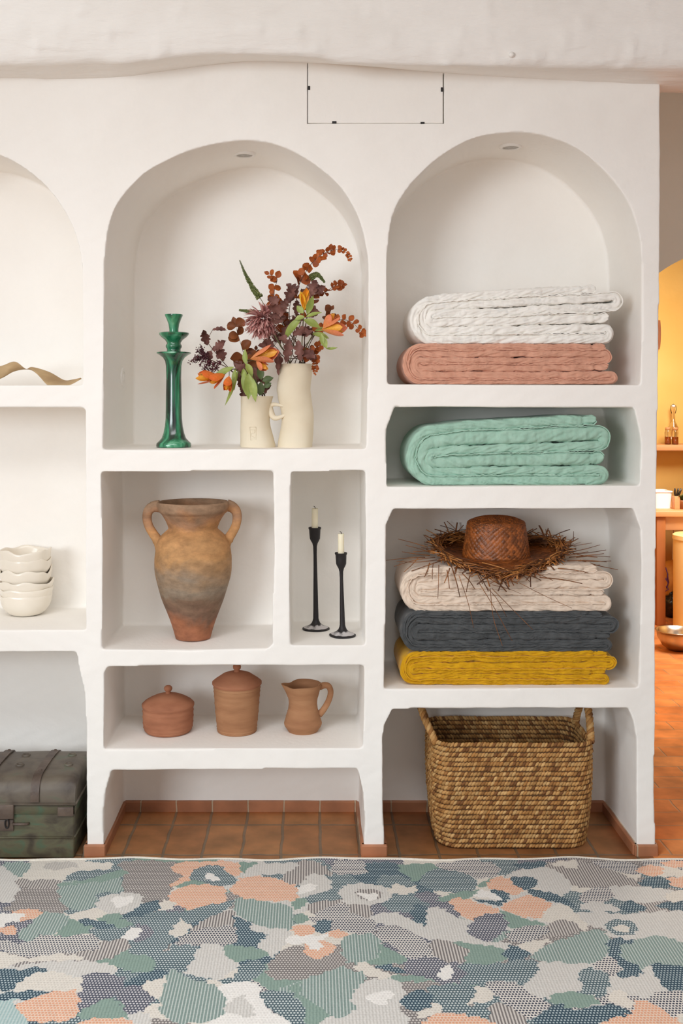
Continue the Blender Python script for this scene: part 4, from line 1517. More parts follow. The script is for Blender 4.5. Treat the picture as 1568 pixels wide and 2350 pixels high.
Lp = [
    ('grey', [(0, 90), (60, 110), (85, 150), (90, 190), (50, 260), (0, 250), (-120, 240), (-120, 90)]), ('brown', [(100, 190), (250, 190), (275, 230), (300, 290), (200, 330), (60, 300), (0, 280), (50, 265)]),
    ('bstripe', [(85, 150), (240, 150), (270, 185), (100, 190)]), ('gstripe', [(20, 75), (140, 78), (90, 140), (40, 110)]),
    ('gstripe', [(270, 165), (400, 155), (520, 130), (560, 180), (540, 210), (440, 215), (430, 270), (330, 290), (270, 240)]), ('green', [(270, 170), (380, 155), (500, 120), (570, 105), (565, 135), (480, 160), (400, 165), (290, 180)]),
    ('cream', [(95, 140), (160, 100), (210, 85), (300, 75), (490, 80), (490, 105), (350, 115), (240, 145), (150, 155)]), ('taupe', [(205, 80), (330, 75), (345, 95), (260, 108), (210, 105)]),
    ('brown', [(540, 80), (780, 75), (780, 100), (850, 150), (770, 200), (760, 260), (650, 250), (600, 140)]), ('brown', [(560, 130), (620, 150), (650, 250), (560, 215)]),
    ('peach', [(775, 100), (830, 75), (1085, 80), (1080, 130), (1040, 140), (980, 100), (930, 95), (870, 115), (860, 150), (775, 190), (770, 170), (830, 140), (780, 120)]),
    ('green', [(1080, 80), (1160, 78), (1110, 110), (1090, 130)]),
    ('peach', [(800, 195), (900, 175), (1000, 185), (1015, 215), (1015, 265), (960, 310), (880, 300), (770, 260), (765, 225)]), ('peach', [(1030, 215), (1050, 180), (1080, 150), (1150, 140), (1270, 155), (1340, 190), (1330, 245), (1190, 250), (1100, 240), (1040, 215)]),
    ('steel', [(860, 150), (870, 115), (930, 95), (990, 95), (1060, 150), (1050, 175), (1000, 185), (940, 175)]), ('white', [(925, 130), (960, 130), (990, 150), (980, 163), (950, 160), (925, 150)]),
    ('bstripe', [(1330, 80), (1440, 80), (1500, 140), (1420, 130), (1340, 180), (1270, 150)]),
    ('grey', [(1140, 100), (1170, 80), (1330, 80), (1320, 105), (1260, 130), (1160, 130)]), ('grey', [(1400, 130), (1470, 140), (1495, 175), (1470, 205), (1400, 225), (1340, 235), (1350, 180)]), ('white', [(1345, 185), (1410, 175), (1425, 190), (1400, 205), (1370, 217), (1345, 212)]),
    ('grey', [(470, 225), (600, 212), (640, 235), (620, 280), (560, 305), (470, 305), (430, 285), (440, 250)]), ('white', [(505, 235), (560, 228), (590, 228), (600, 245), (570, 270), (530, 277), (510, 265)]),
    ('steel', [(540, 325), (720, 295), (800, 300), (1050, 250), (960, 320), (860, 350), (790, 400), (760, 450), (700, 500), (690, 560), (560, 480), (460, 400), (580, 370)]),
    ('navy', [(540, 320), (600, 290), (640, 258), (700, 250), (735, 265), (720, 290), (660, 305), (640, 320)]), ('cream', [(735, 245), (780, 260), (780, 285), (740, 295), (715, 290)]), ('cream', [(300, 330), (330, 300), (400, 290), (430, 280), (470, 300), (470, 325), (400, 325), (330, 330)]),
    ('bstripe', [(860, 380), (900, 345), (1040, 290), (1050, 360), (900, 380)]),
    ('gstripe', [(1070, 240), (1200, 255), (1310, 280), (1310, 380), (1200, 370), (1120, 340), (1060, 300)]), ('green', [(1310, 270), (1340, 235), (1380, 240), (1370, 270), (1340, 290)]), ('green', [(1340, 310), (1390, 315), (1380, 340), (1340, 355), (1320, 330)]),
    ('cream', [(760, 390), (800, 350), (815, 325), (830, 345), (865, 365), (840, 390), (790, 412)]), ('dots', [(790, 430), (880, 380), (1060, 365), (1060, 440), (900, 450), (800, 445)]),
    ('navy', [(1050, 315), (1100, 340), (1130, 385), (1200, 400), (1160, 430), (1100, 440), (1070, 430), (1060, 370)]), ('grey', [(1130, 350), (1200, 370), (1300, 380), (1290, 430), (1230, 500), (1180, 480), (1160, 440), (1210, 400), (1140, 385)]),
    ('brown', [(1200, 560), (1240, 500), (1330, 450), (1568, 450), (1568, 500), (1500, 560), (1380, 600), (1230, 600)]),
    ('dots', [(1390, 330), (1500, 265), (1568, 280), (1568, 380), (1470, 380), (1410, 350)]), ('navy', [(1410, 360), (1450, 335), (1490, 345), (1480, 385), (1430, 390)]),
    ('peach', [(1320, 365), (1400, 360), (1420, 390), (1380, 410), (1330, 405)]), ('peach', [(1460, 395), (1510, 380), (1560, 400), (1540, 415), (1470, 410)]), ('peach', [(1370, 450), (1430, 430), (1500, 445), (1500, 480), (1440, 512), (1380, 490)]), ('white', [(1295, 415), (1340, 405), (1420, 405), (1480, 395), (1460, 425), (1430, 430), (1455, 460), (1400, 470), (1380, 445), (1300, 445)]),
    ('peach', [(50, 300), (110, 285), (185, 295), (170, 325), (100, 340), (50, 330)]), ('white', [(0, 310), (100, 305), (90, 335), (40, 350), (0, 370), (-60, 340)]), ('peach', [(0, 370), (60, 365), (75, 390), (40, 405), (0, 395), (-40, 385)]),
    ('gstripe', [(150, 340), (200, 300), (290, 310), (320, 340), (240, 400), (130, 440), (80, 400)]), ('green', [(240, 410), (300, 360), (320, 330), (400, 360), (410, 385), (350, 405)]),
    ('steel', [(400, 380), (480, 370), (580, 375), (560, 430), (470, 440), (410, 400)]), ('navy', [(350, 335), (400, 330), (470, 345), (520, 360), (490, 375), (400, 365)]), ('green', [(470, 310), (560, 335), (600, 360), (540, 360), (480, 345)]),
    ('purple', [(600, 370), (650, 355), (690, 390), (650, 430), (600, 425)]), ('white', [(545, 425), (570, 385), (610, 368), (635, 375), (630, 400), (590, 425)]),
    ('bstripe', [(440, 440), (560, 420), (580, 460), (520, 510), (400, 520), (430, 470)]),
    ('dots', [(0, 430), (120, 440), (180, 405), (300, 410), (410, 400), (450, 440), (420, 470), (250, 490), (120, 505), (0, 470), (-100, 450)]), ('cream', [(0, 480), (120, 510), (250, 490), (330, 495), (380, 510), (270, 520), (90, 530), (0, 560), (-100, 520)]),
    ('grey', [(90, 540), (300, 520), (480, 530), (520, 570), (450, 580), (380, 600), (200, 570), (100, 560)]), ('green', [(430, 520), (500, 510), (570, 470), (600, 490), (690, 500), (690, 560), (600, 570), (530, 545)]),
    ('grey', [(810, 570), (860, 520), (900, 450), (1000, 450), (1080, 520), (1050, 560), (980, 600), (870, 580)]), ('green', [(1005, 460), (1060, 448), (1150, 460), (1210, 490), (1100, 520), (1030, 510)]),
    ('steel', [(980, 610), (1050, 590), (1090, 530), (1180, 520), (1190, 560), (1130, 610), (1050, 625)]), ('steel', [(760, 460), (840, 445), (885, 460), (870, 510), (820, 570), (780, 540), (760, 570)]),
    ('navy', [(0, 560), (80, 560), (190, 550), (200, 570), (150, 600), (60, 650), (0, 650), (-100, 600)]), ('cream', [(60, 650), (180, 570), (370, 600), (370, 640), (200, 660)]),
    ('navy', [(0, 670), (150, 655), (240, 660), (180, 680), (70, 700), (0, 700)]),
    ('purple', [(310, 690), (370, 650), (375, 590), (440, 575), (520, 580), (565, 620), (500, 690), (400, 740), (330, 720)]), ('purple', [(520, 670), (600, 625), (670, 640), (690, 690), (650, 740), (590, 760), (550, 730)]),
    ('navy', [(560, 630), (640, 570), (740, 560), (750, 590), (650, 620)]), ('cream', [(640, 620), (740, 590), (760, 580), (740, 690), (690, 680)]),
    ('gstripe', [(720, 720), (760, 560), (800, 570), (860, 600), (970, 630), (1015, 690), (1010, 750), (960, 790), (800, 800), (740, 770)]), ('peach', [(60, 730), (200, 670), (290, 655), (345, 660), (350, 750), (300, 790), (120, 790)]),
    ('green', [(340, 770), (430, 710), (510, 690), (580, 770), (450, 780)]), ('peach', [(380, 790), (470, 778), (580, 785), (620, 840), (340, 840)]), ('blue', [(0, 700), (80, 690), (60, 720), (120, 790), (80, 830), (0, 830), (-100, 760)]),
    ('white', [(990, 630), (1130, 612), (1170, 650), (1210, 740), (1300, 790), (1300, 850), (900, 850), (930, 804), (1010, 750), (1015, 690)]), ('grey', [(1050, 690), (1100, 680), (1140, 730), (1150, 770), (1080, 765), (1010, 740)]),
    ('gstripe', [(1260, 650), (1400, 590), (1568, 560), (1568, 760), (1470, 760), (1370, 700)]), ('steel', [(1170, 660), (1280, 655), (1350, 700), (1380, 760), (1370, 850), (1300, 790), (1210, 730)]),
    ('green', [(1300, 640), (1360, 610), (1350, 660), (1400, 700), (1470, 750), (1430, 800), (1380, 830), (1370, 720), (1340, 680)])]
Rp = [
    ('dots', [(0, 75), (130, 70), (150, 120), (80, 130), (0, 125)]), ('navy', [(140, 85), (240, 75), (310, 95), (290, 125), (190, 130), (150, 110)]), ('green', [(290, 90), (450, 80), (460, 110), (370, 160), (330, 140)]),
    ('steel', [(200, 140), (340, 150), (370, 230), (430, 270), (320, 300), (220, 270)]), ('dots', [(460, 78), (700, 78), (740, 130), (620, 150), (500, 110)]), ('bstripe', [(940, 85), (1150, 80), (1370, 180), (1100, 190), (1040, 150)]), ('dots', [(1160, 78), (1330, 75), (1380, 130), (1250, 115)]),
    ('grey', [(20, 210), (60, 175), (150, 170), (240, 190), (260, 220), (200, 260), (100, 265), (40, 250)]), ('bstripe', [(100, 200), (170, 195), (210, 215), (200, 240), (140, 245), (100, 225)]), ('white', [(108, 215), (140, 212), (160, 218), (190, 215), (195, 235), (160, 245), (120, 230)]),
    ('cream', [(230, 200), (280, 172), (330, 185), (370, 180), (365, 205), (320, 220), (250, 212)]), ('steel', [(380, 160), (450, 105), (600, 130), (640, 170), (620, 200), (500, 210), (420, 190)]),
    ('green', [(460, 245), (530, 215), (640, 200), (620, 230), (520, 250)]), ('green', [(640, 180), (690, 150), (720, 150), (690, 185)]),
    ('peach', [(685, 185), (720, 145), (790, 150), (850, 185), (830, 220), (760, 215)]), ('grey', [(770, 140), (860, 105), (980, 105), (1060, 170), (1060, 205), (1010, 220), (920, 195), (890, 150)]), ('navy', [(790, 150), (880, 143), (910, 165), (890, 195), (840, 195)]),
    ('navy', [(700, 200), (780, 215), (785, 240), (740, 270), (660, 255), (630, 240), (740, 248)]), ('white', [(625, 230), (650, 205), (700, 205), (745, 230), (740, 245), (680, 235)]),
    ('navy', [(870, 200), (1000, 220), (1090, 280), (1000, 260), (900, 230)]), ('peach', [(515, 245), (570, 235), (650, 260), (745, 290), (700, 310), (640, 345), (580, 320), (540, 280)]), ('peach', [(750, 280), (820, 235), (900, 230), (980, 270), (970, 300), (920, 330), (830, 315)]),
    ('cream', [(970, 85), (1080, 75), (1095, 105), (1040, 100)]), ('navy', [(810, 85), (930, 75), (950, 95), (850, 108)]),
    ('cream', [(1450, 100), (1500, 95), (1600, 120), (1600, 140), (1500, 140), (1460, 135)]), ('peach', [(1355, 110), (1400, 90), (1460, 95), (1480, 120), (1430, 140)]), ('peach', [(1500, 150), (1600, 140), (1600, 190), (1520, 180)]), ('peach', [(1470, 75), (1600, 70), (1600, 100), (1500, 95)]),
    ('navy', [(1370, 165), (1420, 145), (1490, 150), (1510, 180), (1450, 200), (1390, 190)]), ('grey', [(1230, 190), (1380, 185), (1530, 205), (1500, 240), (1400, 260), (1260, 240)]), ('dots', [(1110, 220), (1190, 190), (1250, 205), (1240, 250), (1130, 265)]),
    ('grey', [(1100, 270), (1180, 255), (1270, 275), (1270, 295), (1150, 297)]), ('navy', [(1290, 270), (1330, 250), (1410, 290), (1310, 300)]), ('cream', [(1500, 215), (1600, 200), (1600, 250), (1500, 250)]), ('navy', [(1450, 265), (1600, 250), (1600, 290), (1480, 285)]),
    ('grey', [(1080, 310), (1200, 300), (1300, 310), (1600, 300), (1600, 430), (1480, 420), (1390, 430), (1250, 410), (1200, 370), (1130, 360)]), ('steel', [(1215, 355), (1260, 335), (1330, 340), (1365, 370), (1340, 400), (1260, 400)]), ('cream', [(1255, 365), (1300, 358), (1325, 375), (1310, 390), (1270, 385)]),
    ('green', [(745, 290), (830, 320), (930, 350), (930, 360), (800, 375), (760, 330)]), ('navy', [(340, 300), (370, 265), (420, 275), (445, 310), (410, 360), (370, 345)]),
    ('cream', [(920, 340), (990, 270), (1060, 285), (1100, 320), (1140, 365), (1130, 390), (1090, 360), (1000, 345)]), ('bstripe', [(930, 375), (990, 340), (1060, 340), (1100, 385), (960, 415)]),
    ('grey', [(420, 280), (500, 290), (560, 330), (640, 345), (600, 400), (720, 435), (800, 440), (760, 470), (640, 460), (520, 440), (400, 400), (410, 360)]), ('grey', [(150, 335), (240, 300), (330, 320), (420, 370), (560, 410), (500, 440), (350, 400), (250, 365)]),
    ('purple', [(595, 390), (640, 325), (740, 305), (780, 350), (760, 390), (690, 435)]), ('dots', [(770, 410), (830, 370), (930, 360), (970, 385), (920, 420), (830, 440)]), ('cream', [(815, 450), (900, 430), (970, 415), (950, 440), (880, 490)]),
    ('gstripe', [(930, 460), (1060, 410), (1150, 380), (1220, 390), (1240, 470), (1180, 520), (1040, 530), (890, 510)]), ('gstripe', [(1290, 450), (1450, 405), (1600, 460), (1600, 540), (1440, 530), (1370, 560), (1290, 510)]), ('navy', [(1230, 425), (1350, 430), (1290, 450), (1300, 510), (1380, 550), (1370, 580), (1280, 585)]),
    ('dots', [(1165, 540), (1240, 500), (1290, 550), (1240, 585)]), ('dots', [(0, 270), (60, 300), (180, 340), (170, 400), (90, 400), (0, 360)]), ('dots', [(170, 435), (190, 380), (240, 355), (330, 380), (440, 460), (440, 510), (330, 510), (250, 450)]), ('peach', [(0, 380), (60, 400), (50, 415), (0, 415)]),
    ('gstripe', [(30, 440), (70, 405), (180, 400), (210, 460), (190, 515), (60, 530)]), ('bstripe', [(440, 430), (560, 440), (610, 470), (560, 530), (450, 500)]), ('green', [(140, 530), (200, 500), (200, 445), (260, 470), (325, 520), (220, 540)]), ('green', [(520, 435), (680, 450), (770, 470), (775, 510), (700, 535), (580, 530), (610, 475)]),
    ('navy', [(770, 470), (810, 450), (880, 490), (830, 520), (770, 510)]), ('steel', [(560, 540), (700, 535), (870, 510), (920, 560), (850, 630), (700, 620), (560, 630)]), ('purple', [(330, 520), (440, 510), (460, 570), (430, 600), (320, 575)]), ('cream', [(90, 545), (130, 520), (190, 560), (300, 600), (240, 610), (130, 580)]), ('navy', [(180, 545), (250, 540), (320, 575), (240, 570)]),
    ('purple', [(440, 590), (470, 545), (550, 545), (590, 580), (540, 625), (460, 620)]), ('white', [(465, 580), (490, 550), (525, 548), (535, 580), (510, 605), (475, 605)]), ('green', [(240, 605), (300, 585), (440, 600), (430, 615), (320, 615)]),
    ('gstripe', [(0, 560), (90, 565), (140, 590), (100, 700), (80, 750), (0, 760)]), ('grey', [(75, 690), (130, 620), (240, 600), (310, 640), (300, 720), (220, 748), (120, 725)]), ('white', [(135, 685), (190, 665), (230, 648), (265, 675), (240, 705), (190, 718)]),
    ('steel', [(440, 630), (640, 640), (600, 720), (700, 750), (500, 750), (430, 690)]),
    ('navy', [(300, 700), (360, 650), (430, 670), (440, 710), (390, 745), (310, 730)]), ('cream', [(580, 725), (620, 690), (640, 640), (690, 635), (720, 680), (700, 700), (620, 715)]), ('dots', [(680, 630), (760, 610), (870, 640), (990, 740), (960, 770), (870, 780), (780, 720)]),
    ('bstripe', [(700, 720), (780, 720), (870, 790), (860, 850), (720, 850)]), ('grey', [(850, 640), (920, 560), (920, 525), (1050, 530), (1130, 600), (1130, 640), (960, 690)]), ('steel', [(1100, 560), (1200, 560), (1240, 610), (1200, 680), (1130, 650)]), ('green', [(970, 680), (1050, 655), (1170, 680), (1180, 715), (1060, 735), (990, 710)]),
    ('cream', [(1235, 690), (1280, 645), (1340, 700), (1320, 730)]), ('dots', [(1410, 700), (1470, 655), (1600, 665), (1600, 750), (1480, 745)]), ('navy', [(890, 790), (1000, 710), (1080, 740), (1230, 715), (1340, 760), (1250, 785), (1000, 840)]),
    ('peach', [(1200, 800), (1340, 750), (1345, 700), (1380, 695), (1440, 720), (1520, 770), (1600, 840), (1200, 850)]), ('peach', [(390, 800), (480, 755), (600, 765), (700, 790), (720, 850), (360, 850)]), ('cream', [(360, 760), (420, 740), (450, 710), (490, 745), (470, 760), (400, 775)])]
S_ = 800 / 1568.0
RX0, RX1, RY0 = -1.45, 1.75, -1.75
cell = 0.004
nxr = int((RX1 - RX0) / cell)
nyr = int((RYF - RY0) / cell)
gx = RX0 + (np.arange(nxr) + 0.5) * cell
gy = RY0 + (np.arange(nyr) + 0.5) * cell
GX, GY = np.meshgrid(gx, gy)
# slight stepping so that the patch borders look woven
WX = GX + 0.003 * np.sin(GY * 130 + 2 * np.sin(GX * 70)) + 0.003 * np.sin(GX * 210 + GY * 190)
WY = GY + 0.003 * np.sin(GX * 120 + 2 * np.sin(GY * 90)) + 0.003 * np.sin(GX * 170 - GY * 230)
names = list(cls.keys())
rs = np.random.RandomState(5)
npts = 210
sx_ = rs.uniform(RX0, RX1, npts); sy_ = rs.uniform(RY0, RYF, npts)
bgc = [names.index(q) for q in ('steel', 'brown', 'gstripe', 'bstripe', 'grey', 'dots', 'navy', 'purple', 'green', 'steel', 'brown', 'cream')]
sc_ = np.array([bgc[i % len(bgc)] for i in range(npts)])
best = np.full(GX.shape, 1e9); G = np.zeros(GX.shape, int)
for i in range(npts):
    d = (WX - sx_[i]) ** 2 + ((WY - sy_[i]) * 1.15) ** 2
    m_ = d < best
    best[m_] = d[m_]
    G[m_] = sc_[i]


def paint(poly, c):
    xs_ = [p[0] for p in poly]; ys_ = [p[1] for p in poly]
    ins = np.zeros(GX.shape, bool)
    bb = (WX > min(xs_) - 0.02) & (WX < max(xs_) + 0.02) & (WY > min(ys_) - 0.02) & (WY < max(ys_) + 0.02)
    ii = np.where(bb)
    ax, ay = WX[ii], WY[ii]
    r_ = np.zeros(ax.shape, bool)
    n_ = len(poly)
    for i in range(n_):
        x1, y1 = poly[i]; x2, y2 = poly[(i + 1) % n_]
        if y1 == y2: continue
        cnd = ((y1 > ay) != (y2 > ay)) & (ax < (x2 - x1) * (ay - y1) / (y2 - y1) + x1)
        r_ ^= cnd
    sel = (ii[0][r_], ii[1][r_])
    G[sel] = c


for off, lst in ((0, Lp), (768, Rp)):
    for c, poly in lst:
        m_ = len(poly)
        cl = spline([poly[-1]] + poly + [poly[0], poly[1]], (m_ + 2) * 5 + 1)[5:-5]
        cl = [(0.5 * a_[0] + 0.5 * a_[0], a_[1]) for a_ in cl]
        paint([rug_pt(off + x_ * S_, 1940 + y_ * S_) for x_, y_ in cl], names.index(c))
# mesh
verts = np.empty(((nyr + 1) * (nxr + 1), 3), np.float32)
vx = RX0 + np.arange(nxr + 1) * cell
vy = RY0 + np.arange(nyr + 1) * cell
VXg, VYg = np.meshgrid(vx, vy)
edge = np.clip(1 - (RYF - VYg) / 0.05, 0, 1)
wav = edge * (0.006 * np.sin(VXg * 9.5 + 0.6) + 0.004 * np.sin(VXg * 23 + 1.5))
verts[:, 0] = VXg.ravel()
verts[:, 1] = (VYg + wav).ravel()
verts[:, 2] = (RZ + 0.0012 * np.sin(VXg * 6) * np.sin(VYg * 7) + edge * 0.0015 * (1 + np.sin(VXg * 17))).ravel()
idx = np.arange((nyr + 1) * (nxr + 1)).reshape(nyr + 1, nxr + 1)
faces = np.stack([idx[:-1, :-1], idx[:-1, 1:], idx[1:, 1:], idx[1:, :-1]], -1).reshape(-1, 4)
me = bpy.data.meshes.new('rug_pile')
me.vertices.add(len(verts)); me.vertices.foreach_set('co', verts.ravel())
me.loops.add(faces.size); me.loops.foreach_set('vertex_index', faces.ravel().astype(np.int32))
me.polygons.add(len(faces)); me.polygons.foreach_set('loop_start', np.arange(0, faces.size, 4, dtype=np.int32))
me.update(calc_edges=True)
ca = np.array([list(lin(cls[q][0]))[:3] + [1.0] for q in names], np.float32)
cb_ = np.array([list(lin(cls[q][1]))[:3] + [1.0] for q in names], np.float32)
cp = np.array([[cls[q][2], cls[q][3], 0, 1] for q in names], np.float32)
g = G.ravel()
for nm, arr in (('ground', ca), ('yarn', cb_), ('knit', cp)):
    at = me.attributes.new(nm, 'FLOAT_COLOR', 'FACE')
    at.data.foreach_set('color', arr[g].ravel())
me.shade_smooth()
M_rug = bpy.data.materials.new('flatwoven_rug')
M_rug.use_nodes = True
nt = M_rug.node_tree; N = nt.nodes; L = nt.links.new
b = N['Principled BSDF']; b.inputs['Roughness'].default_value = 0.9; b.inputs['Specular IOR Level'].default_value = 0.15
A1 = N.new('ShaderNodeAttribute'); A1.attribute_name = 'ground'
A2 = N.new('ShaderNodeAttribute'); A2.attribute_name = 'yarn'
A3 = N.new('ShaderNodeAttribute'); A3.attribute_name = 'knit'
sk_ = N.new('ShaderNodeSeparateColor'); L(A3.outputs['Color'], sk_.inputs[0])
tc = N.new('ShaderNodeTexCoord')
sp = N.new('ShaderNodeSeparateXYZ'); L(tc.outputs['Object'], sp.inputs[0])


def mth(op, a_, b_=None, c_=None):
    n_ = N.new('ShaderNodeMath'); n_.operation = op
    for i, v in enumerate((a_, b_, c_)):
        if v is None: continue
        if isinstance(v, (int, float)): n_.inputs[i].default_value = v
        else: L(v, n_.inputs[i])
    return n_.outputs[0]


PITX, PITY = 0.0080, 0.0096
v_ = mth('DIVIDE', sp.outputs['Y'], PITY)
row = mth('FLOOR', v_)
half = mth('MULTIPLY', mth('MODULO', mth('ABSOLUTE', row), 2.0), 0.5)
u_ = mth('ADD', mth('DIVIDE', sp.outputs['X'], PITX), half)
fu = mth('SUBTRACT', mth('FRACT', mth('ADD', u_, 1000.0)), 0.5)
fv = mth('SUBTRACT', mth('FRACT', mth('ADD', v_, 1000.0)), 0.5)
dd = mth('SQRT', mth('ADD', mth('MULTIPLY', fu, fu), mth('MULTIPLY', fv, fv)))
us = mth('SUBTRACT', mth('FRACT', mth('ADD', mth('DIVIDE', sp.outputs['X'], PITX), 1000.0)), 0.5)
ds = mth('ABSOLUTE', us)
dmix = N.new('ShaderNodeMix'); dmix.data_type = 'FLOAT'
L(sk_.outputs[1], dmix.inputs[0]); L(dd, dmix.inputs[2]); L(ds, dmix.inputs[3])
mrk = N.new('ShaderNodeMapRange'); mrk.interpolation_type = 'SMOOTHSTEP'
L(dmix.outputs[0], mrk.inputs['Value'])
L(mth('ADD', sk_.outputs[0], 0.07), mrk.inputs['From Min'])
L(mth('SUBTRACT', sk_.outputs[0], 0.07), mrk.inputs['From Max'])
mx = N.new('ShaderNodeMix'); mx.data_type = 'RGBA'
L(mrk.outputs[0], mx.inputs[0]); L(A1.outputs['Color'], mx.inputs[6]); L(A2.outputs['Color'], mx.inputs[7])
nz = N.new('ShaderNodeTexNoise'); nz.inputs['Scale'].default_value = 180; nz.inputs['Detail'].default_value = 3; L(tc.outputs['Object'], nz.inputs['Vector'])
mr = N.new('ShaderNodeMapRange'); mr.inputs['To Min'].default_value = 0.82; mr.inputs['To Max'].default_value = 1.16; L(nz.outputs['Fac'], mr.inputs['Value'])
hs = N.new('ShaderNodeHueSaturation'); L(mx.outputs[2], hs.inputs['Color']); L(mr.outputs[0], hs.inputs['Value'])
L(hs.outputs[0], b.inputs['Base Color'])
bp = N.new('ShaderNodeBump'); bp.inputs['Strength'].default_value = 0.5; bp.inputs['Distance'].default_value = 0.0015
L(mth('SUBTRACT', 1.0, dd), bp.inputs['Height']); L(bp.outputs['Normal'], b.inputs['Normal'])
me.materials.append(M_rug)
t = thing('rug', 'flatwoven floral rug in grey, green, navy and peach on the floor', 'rug', (0, 0, 0))
o = bpy.data.objects.new('woven_field', me)
COL.objects.link(o)
o.parent = t
M_bind = mat('cream_binding', [(0.3, (226, 218, 204)), (0.7, (236, 229, 216))], 120, 3, 0.9, 0.6, 300)
bm = new()
pp = []
for X in np.linspace(RX0, RX1, 500):
    pp.append(Vector((X, RYF + 0.006 * math.sin(X * 9.5 + 0.6) + 0.004 * math.sin(X * 23 + 1.5) + 0.001, 0.0062 + 0.0010 * (1 + math.sin(X * 17)))))
tube(bm, pp, 0.0058, 8)
obj('edge_binding', bm, M_bind, t)

# ------------------------------------------------------------------ twin vases
M_clay = mat('cream_clay', [(0.25, (214, 200, 174)), (0.5, (226, 214, 190)), (0.8, (232, 221, 200))], 5, 4, 0.75, 0.2, 60, spec=0.2, bdist=0.002)
zs = ZS(1031) + 0.0005
VYD = 0.15
vk = K(VYD)


def C(x_, y_, Yd=VYD): return P(400 + 0.29337 * x_, 540 + 0.29337 * y_, Yd)


dzv = zs - C(0, 1660).z


def CV(x_, y_, Yd=VYD):
    p = C(x_, y_, Yd)
    p.z += dzv
    return p


def vase(name, label, rows, cxp):
    rows = spline(rows, 44)
    base = CV(rows[-1][1], 1660)
    t = thing(name, label, 'vase', (base.x, VYD, zs))
    prof, offs = [], []
    for y_, c_, r_ in rows[::-1][:3]: pass
    inner = [(y_, c_, r_ - 9) for y_, c_, r_ in rows[::-1] if y_ < 1640]
    alls = [(1640, rows[-1][1], 4)] + inner + rows
    for y_, c_, r_ in alls:
        prof.append((r_ * 0.29337 * vk, CV(0, y_).z))
        offs.append(CV(c_, y_).x - base.x)
    bm = new()
    lathe(bm, prof, base.x, VYD, 56, offs=offs, wob=0.05, seed=rows[0][1])
    obj('body', bm, M_clay, t, sharp=60)
    return t


t1 = vase('vase', 'short cream clay vase with arm-like handles, left of the tall vase', [(1262, 648, 127), (1300, 642, 122), (1340, 638, 117), (1420, 636, 114), (1480, 637, 116), (1520, 640, 120), (1600, 650, 130), (1640, 655, 136), (1660, 657, 135)], 657)
t2 = vase('vase', 'tall curvy cream clay vase beside the short handled vase', [(1010, 960, 125), (1050, 952, 127), (1100, 945, 131), (1200, 932, 132), (1250, 937, 131), (1300, 945, 130), (1350, 957, 127), (1400, 967, 126), (1450, 970, 125), (1500, 966, 127), (1560, 957, 132), (1620, 948, 136), (1660, 944, 136)], 944)
for path, r0, r1 in (([(735, 1345), (770, 1328), (805, 1328), (856, 1340)], 21, 9), ([(735, 1340), (752, 1385), (775, 1425), (810, 1432), (872, 1408)], 34, 12)):
    bm = new()
    q = spline([(a_, c_, VYD - 0.030 * (i / (len(path) - 1)) ** 1.2) for i, (a_, c_) in enumerate(path)], 20)
    tube(bm, [CV(a_, c_, d_) for a_, c_, d_ in q], [(r0 + (r1 - r0) * i / 19) * 0.29337 * vk for i in range(20)], 12)
    obj('handle', bm, M_clay, t1)
bm = new()     # small stamped seal, sunk lines standing as thin ridges
vc, vr = CV(644, 1560), 122 * 0.29337 * vk


def on_small(x_, y_):
    p = CV(x_, y_)
    dx = p.x - vc.x
    return Vector((p.x, VYD - math.sqrt(max(vr * vr - dx * dx, 0)) - 0.0005 - 0.003 * max(0, (y_ - 1560) / 90), p.z))


for line_ in ([(597, 1500), (645, 1500)], [(645, 1500), (647, 1600)], [(647, 1600), (606, 1604)], [(606, 1604), (597, 1500)], [(607, 1520), (637, 1522), (635, 1545), (610, 1550), (612, 1572), (638, 1580)], [(612, 1592), (640, 1590)]):
    tube(bm, [on_small(*p) for p in line_], 0.0006, 6)
obj('stamp', bm, M_clay, t1)

# ------------------------------------------------------------------ flowers
M_euc = mat('rust_eucalyptus_leaf', [(0.3, (122, 56, 20)), (0.5, (158, 78, 28)), (0.7, (182, 98, 42))], 30, 4, 0.55, 0.3, 60, spec=0.3)
M_euc2 = mat('brown_eucalyptus_leaf', [(0.3, (96, 50, 22)), (0.7, (134, 74, 34))], 30, 4, 0.55, 0.3, 60, spec=0.3)
M_burg = mat('burgundy_leaf', [(0.3, (84, 52, 46)), (0.5, (116, 76, 68)), (0.7, (142, 100, 90))], 26, 4, 0.6, 0.4, 60, spec=0.3)
M_wine = mat('wine_red_bud', [(0.3, (64, 26, 34)), (0.7, (92, 40, 50))], 40, 3, 0.7)
M_gleaf = mat('fresh_green_leaf', [(0.3, (126, 140, 60)), (0.6, (150, 164, 84)), (0.75, (170, 180, 104))], 24, 3, 0.5, 0.2, 60)
M_dleaf = mat('deep_green_leaf', [(0.3, (66, 84, 44)), (0.7, (94, 112, 64))], 24, 3, 0.5, 0.2, 60)
M_stem = mat('olive_stem', [(0.3, (70, 66, 40)), (0.7, (106, 96, 58))], 30, 3, 0.6)
M_bstem = mat('brown_twig', [(0.3, (66, 40, 26)), (0.7, (98, 62, 40))], 30, 3, 0.7)
M_spike = mat('green_flower_bud', [(0.3, (84, 96, 48)), (0.55, (118, 128, 72)), (0.75, (158, 160, 108))], 160, 3, 0.6)
M_mum = attr_mat('mauve_petal', 0.6, 0.0, 120, vary=0.1)
M_alst = attr_mat('alstroemeria_petal', 0.45, 0.0, 160, vary=0.12)
rng = random.Random(31)
LS = 0.29337 * vk        # metres per crop pixel
tall_base = (948, 1600, VYD)
small_base = (650, 1610, VYD)


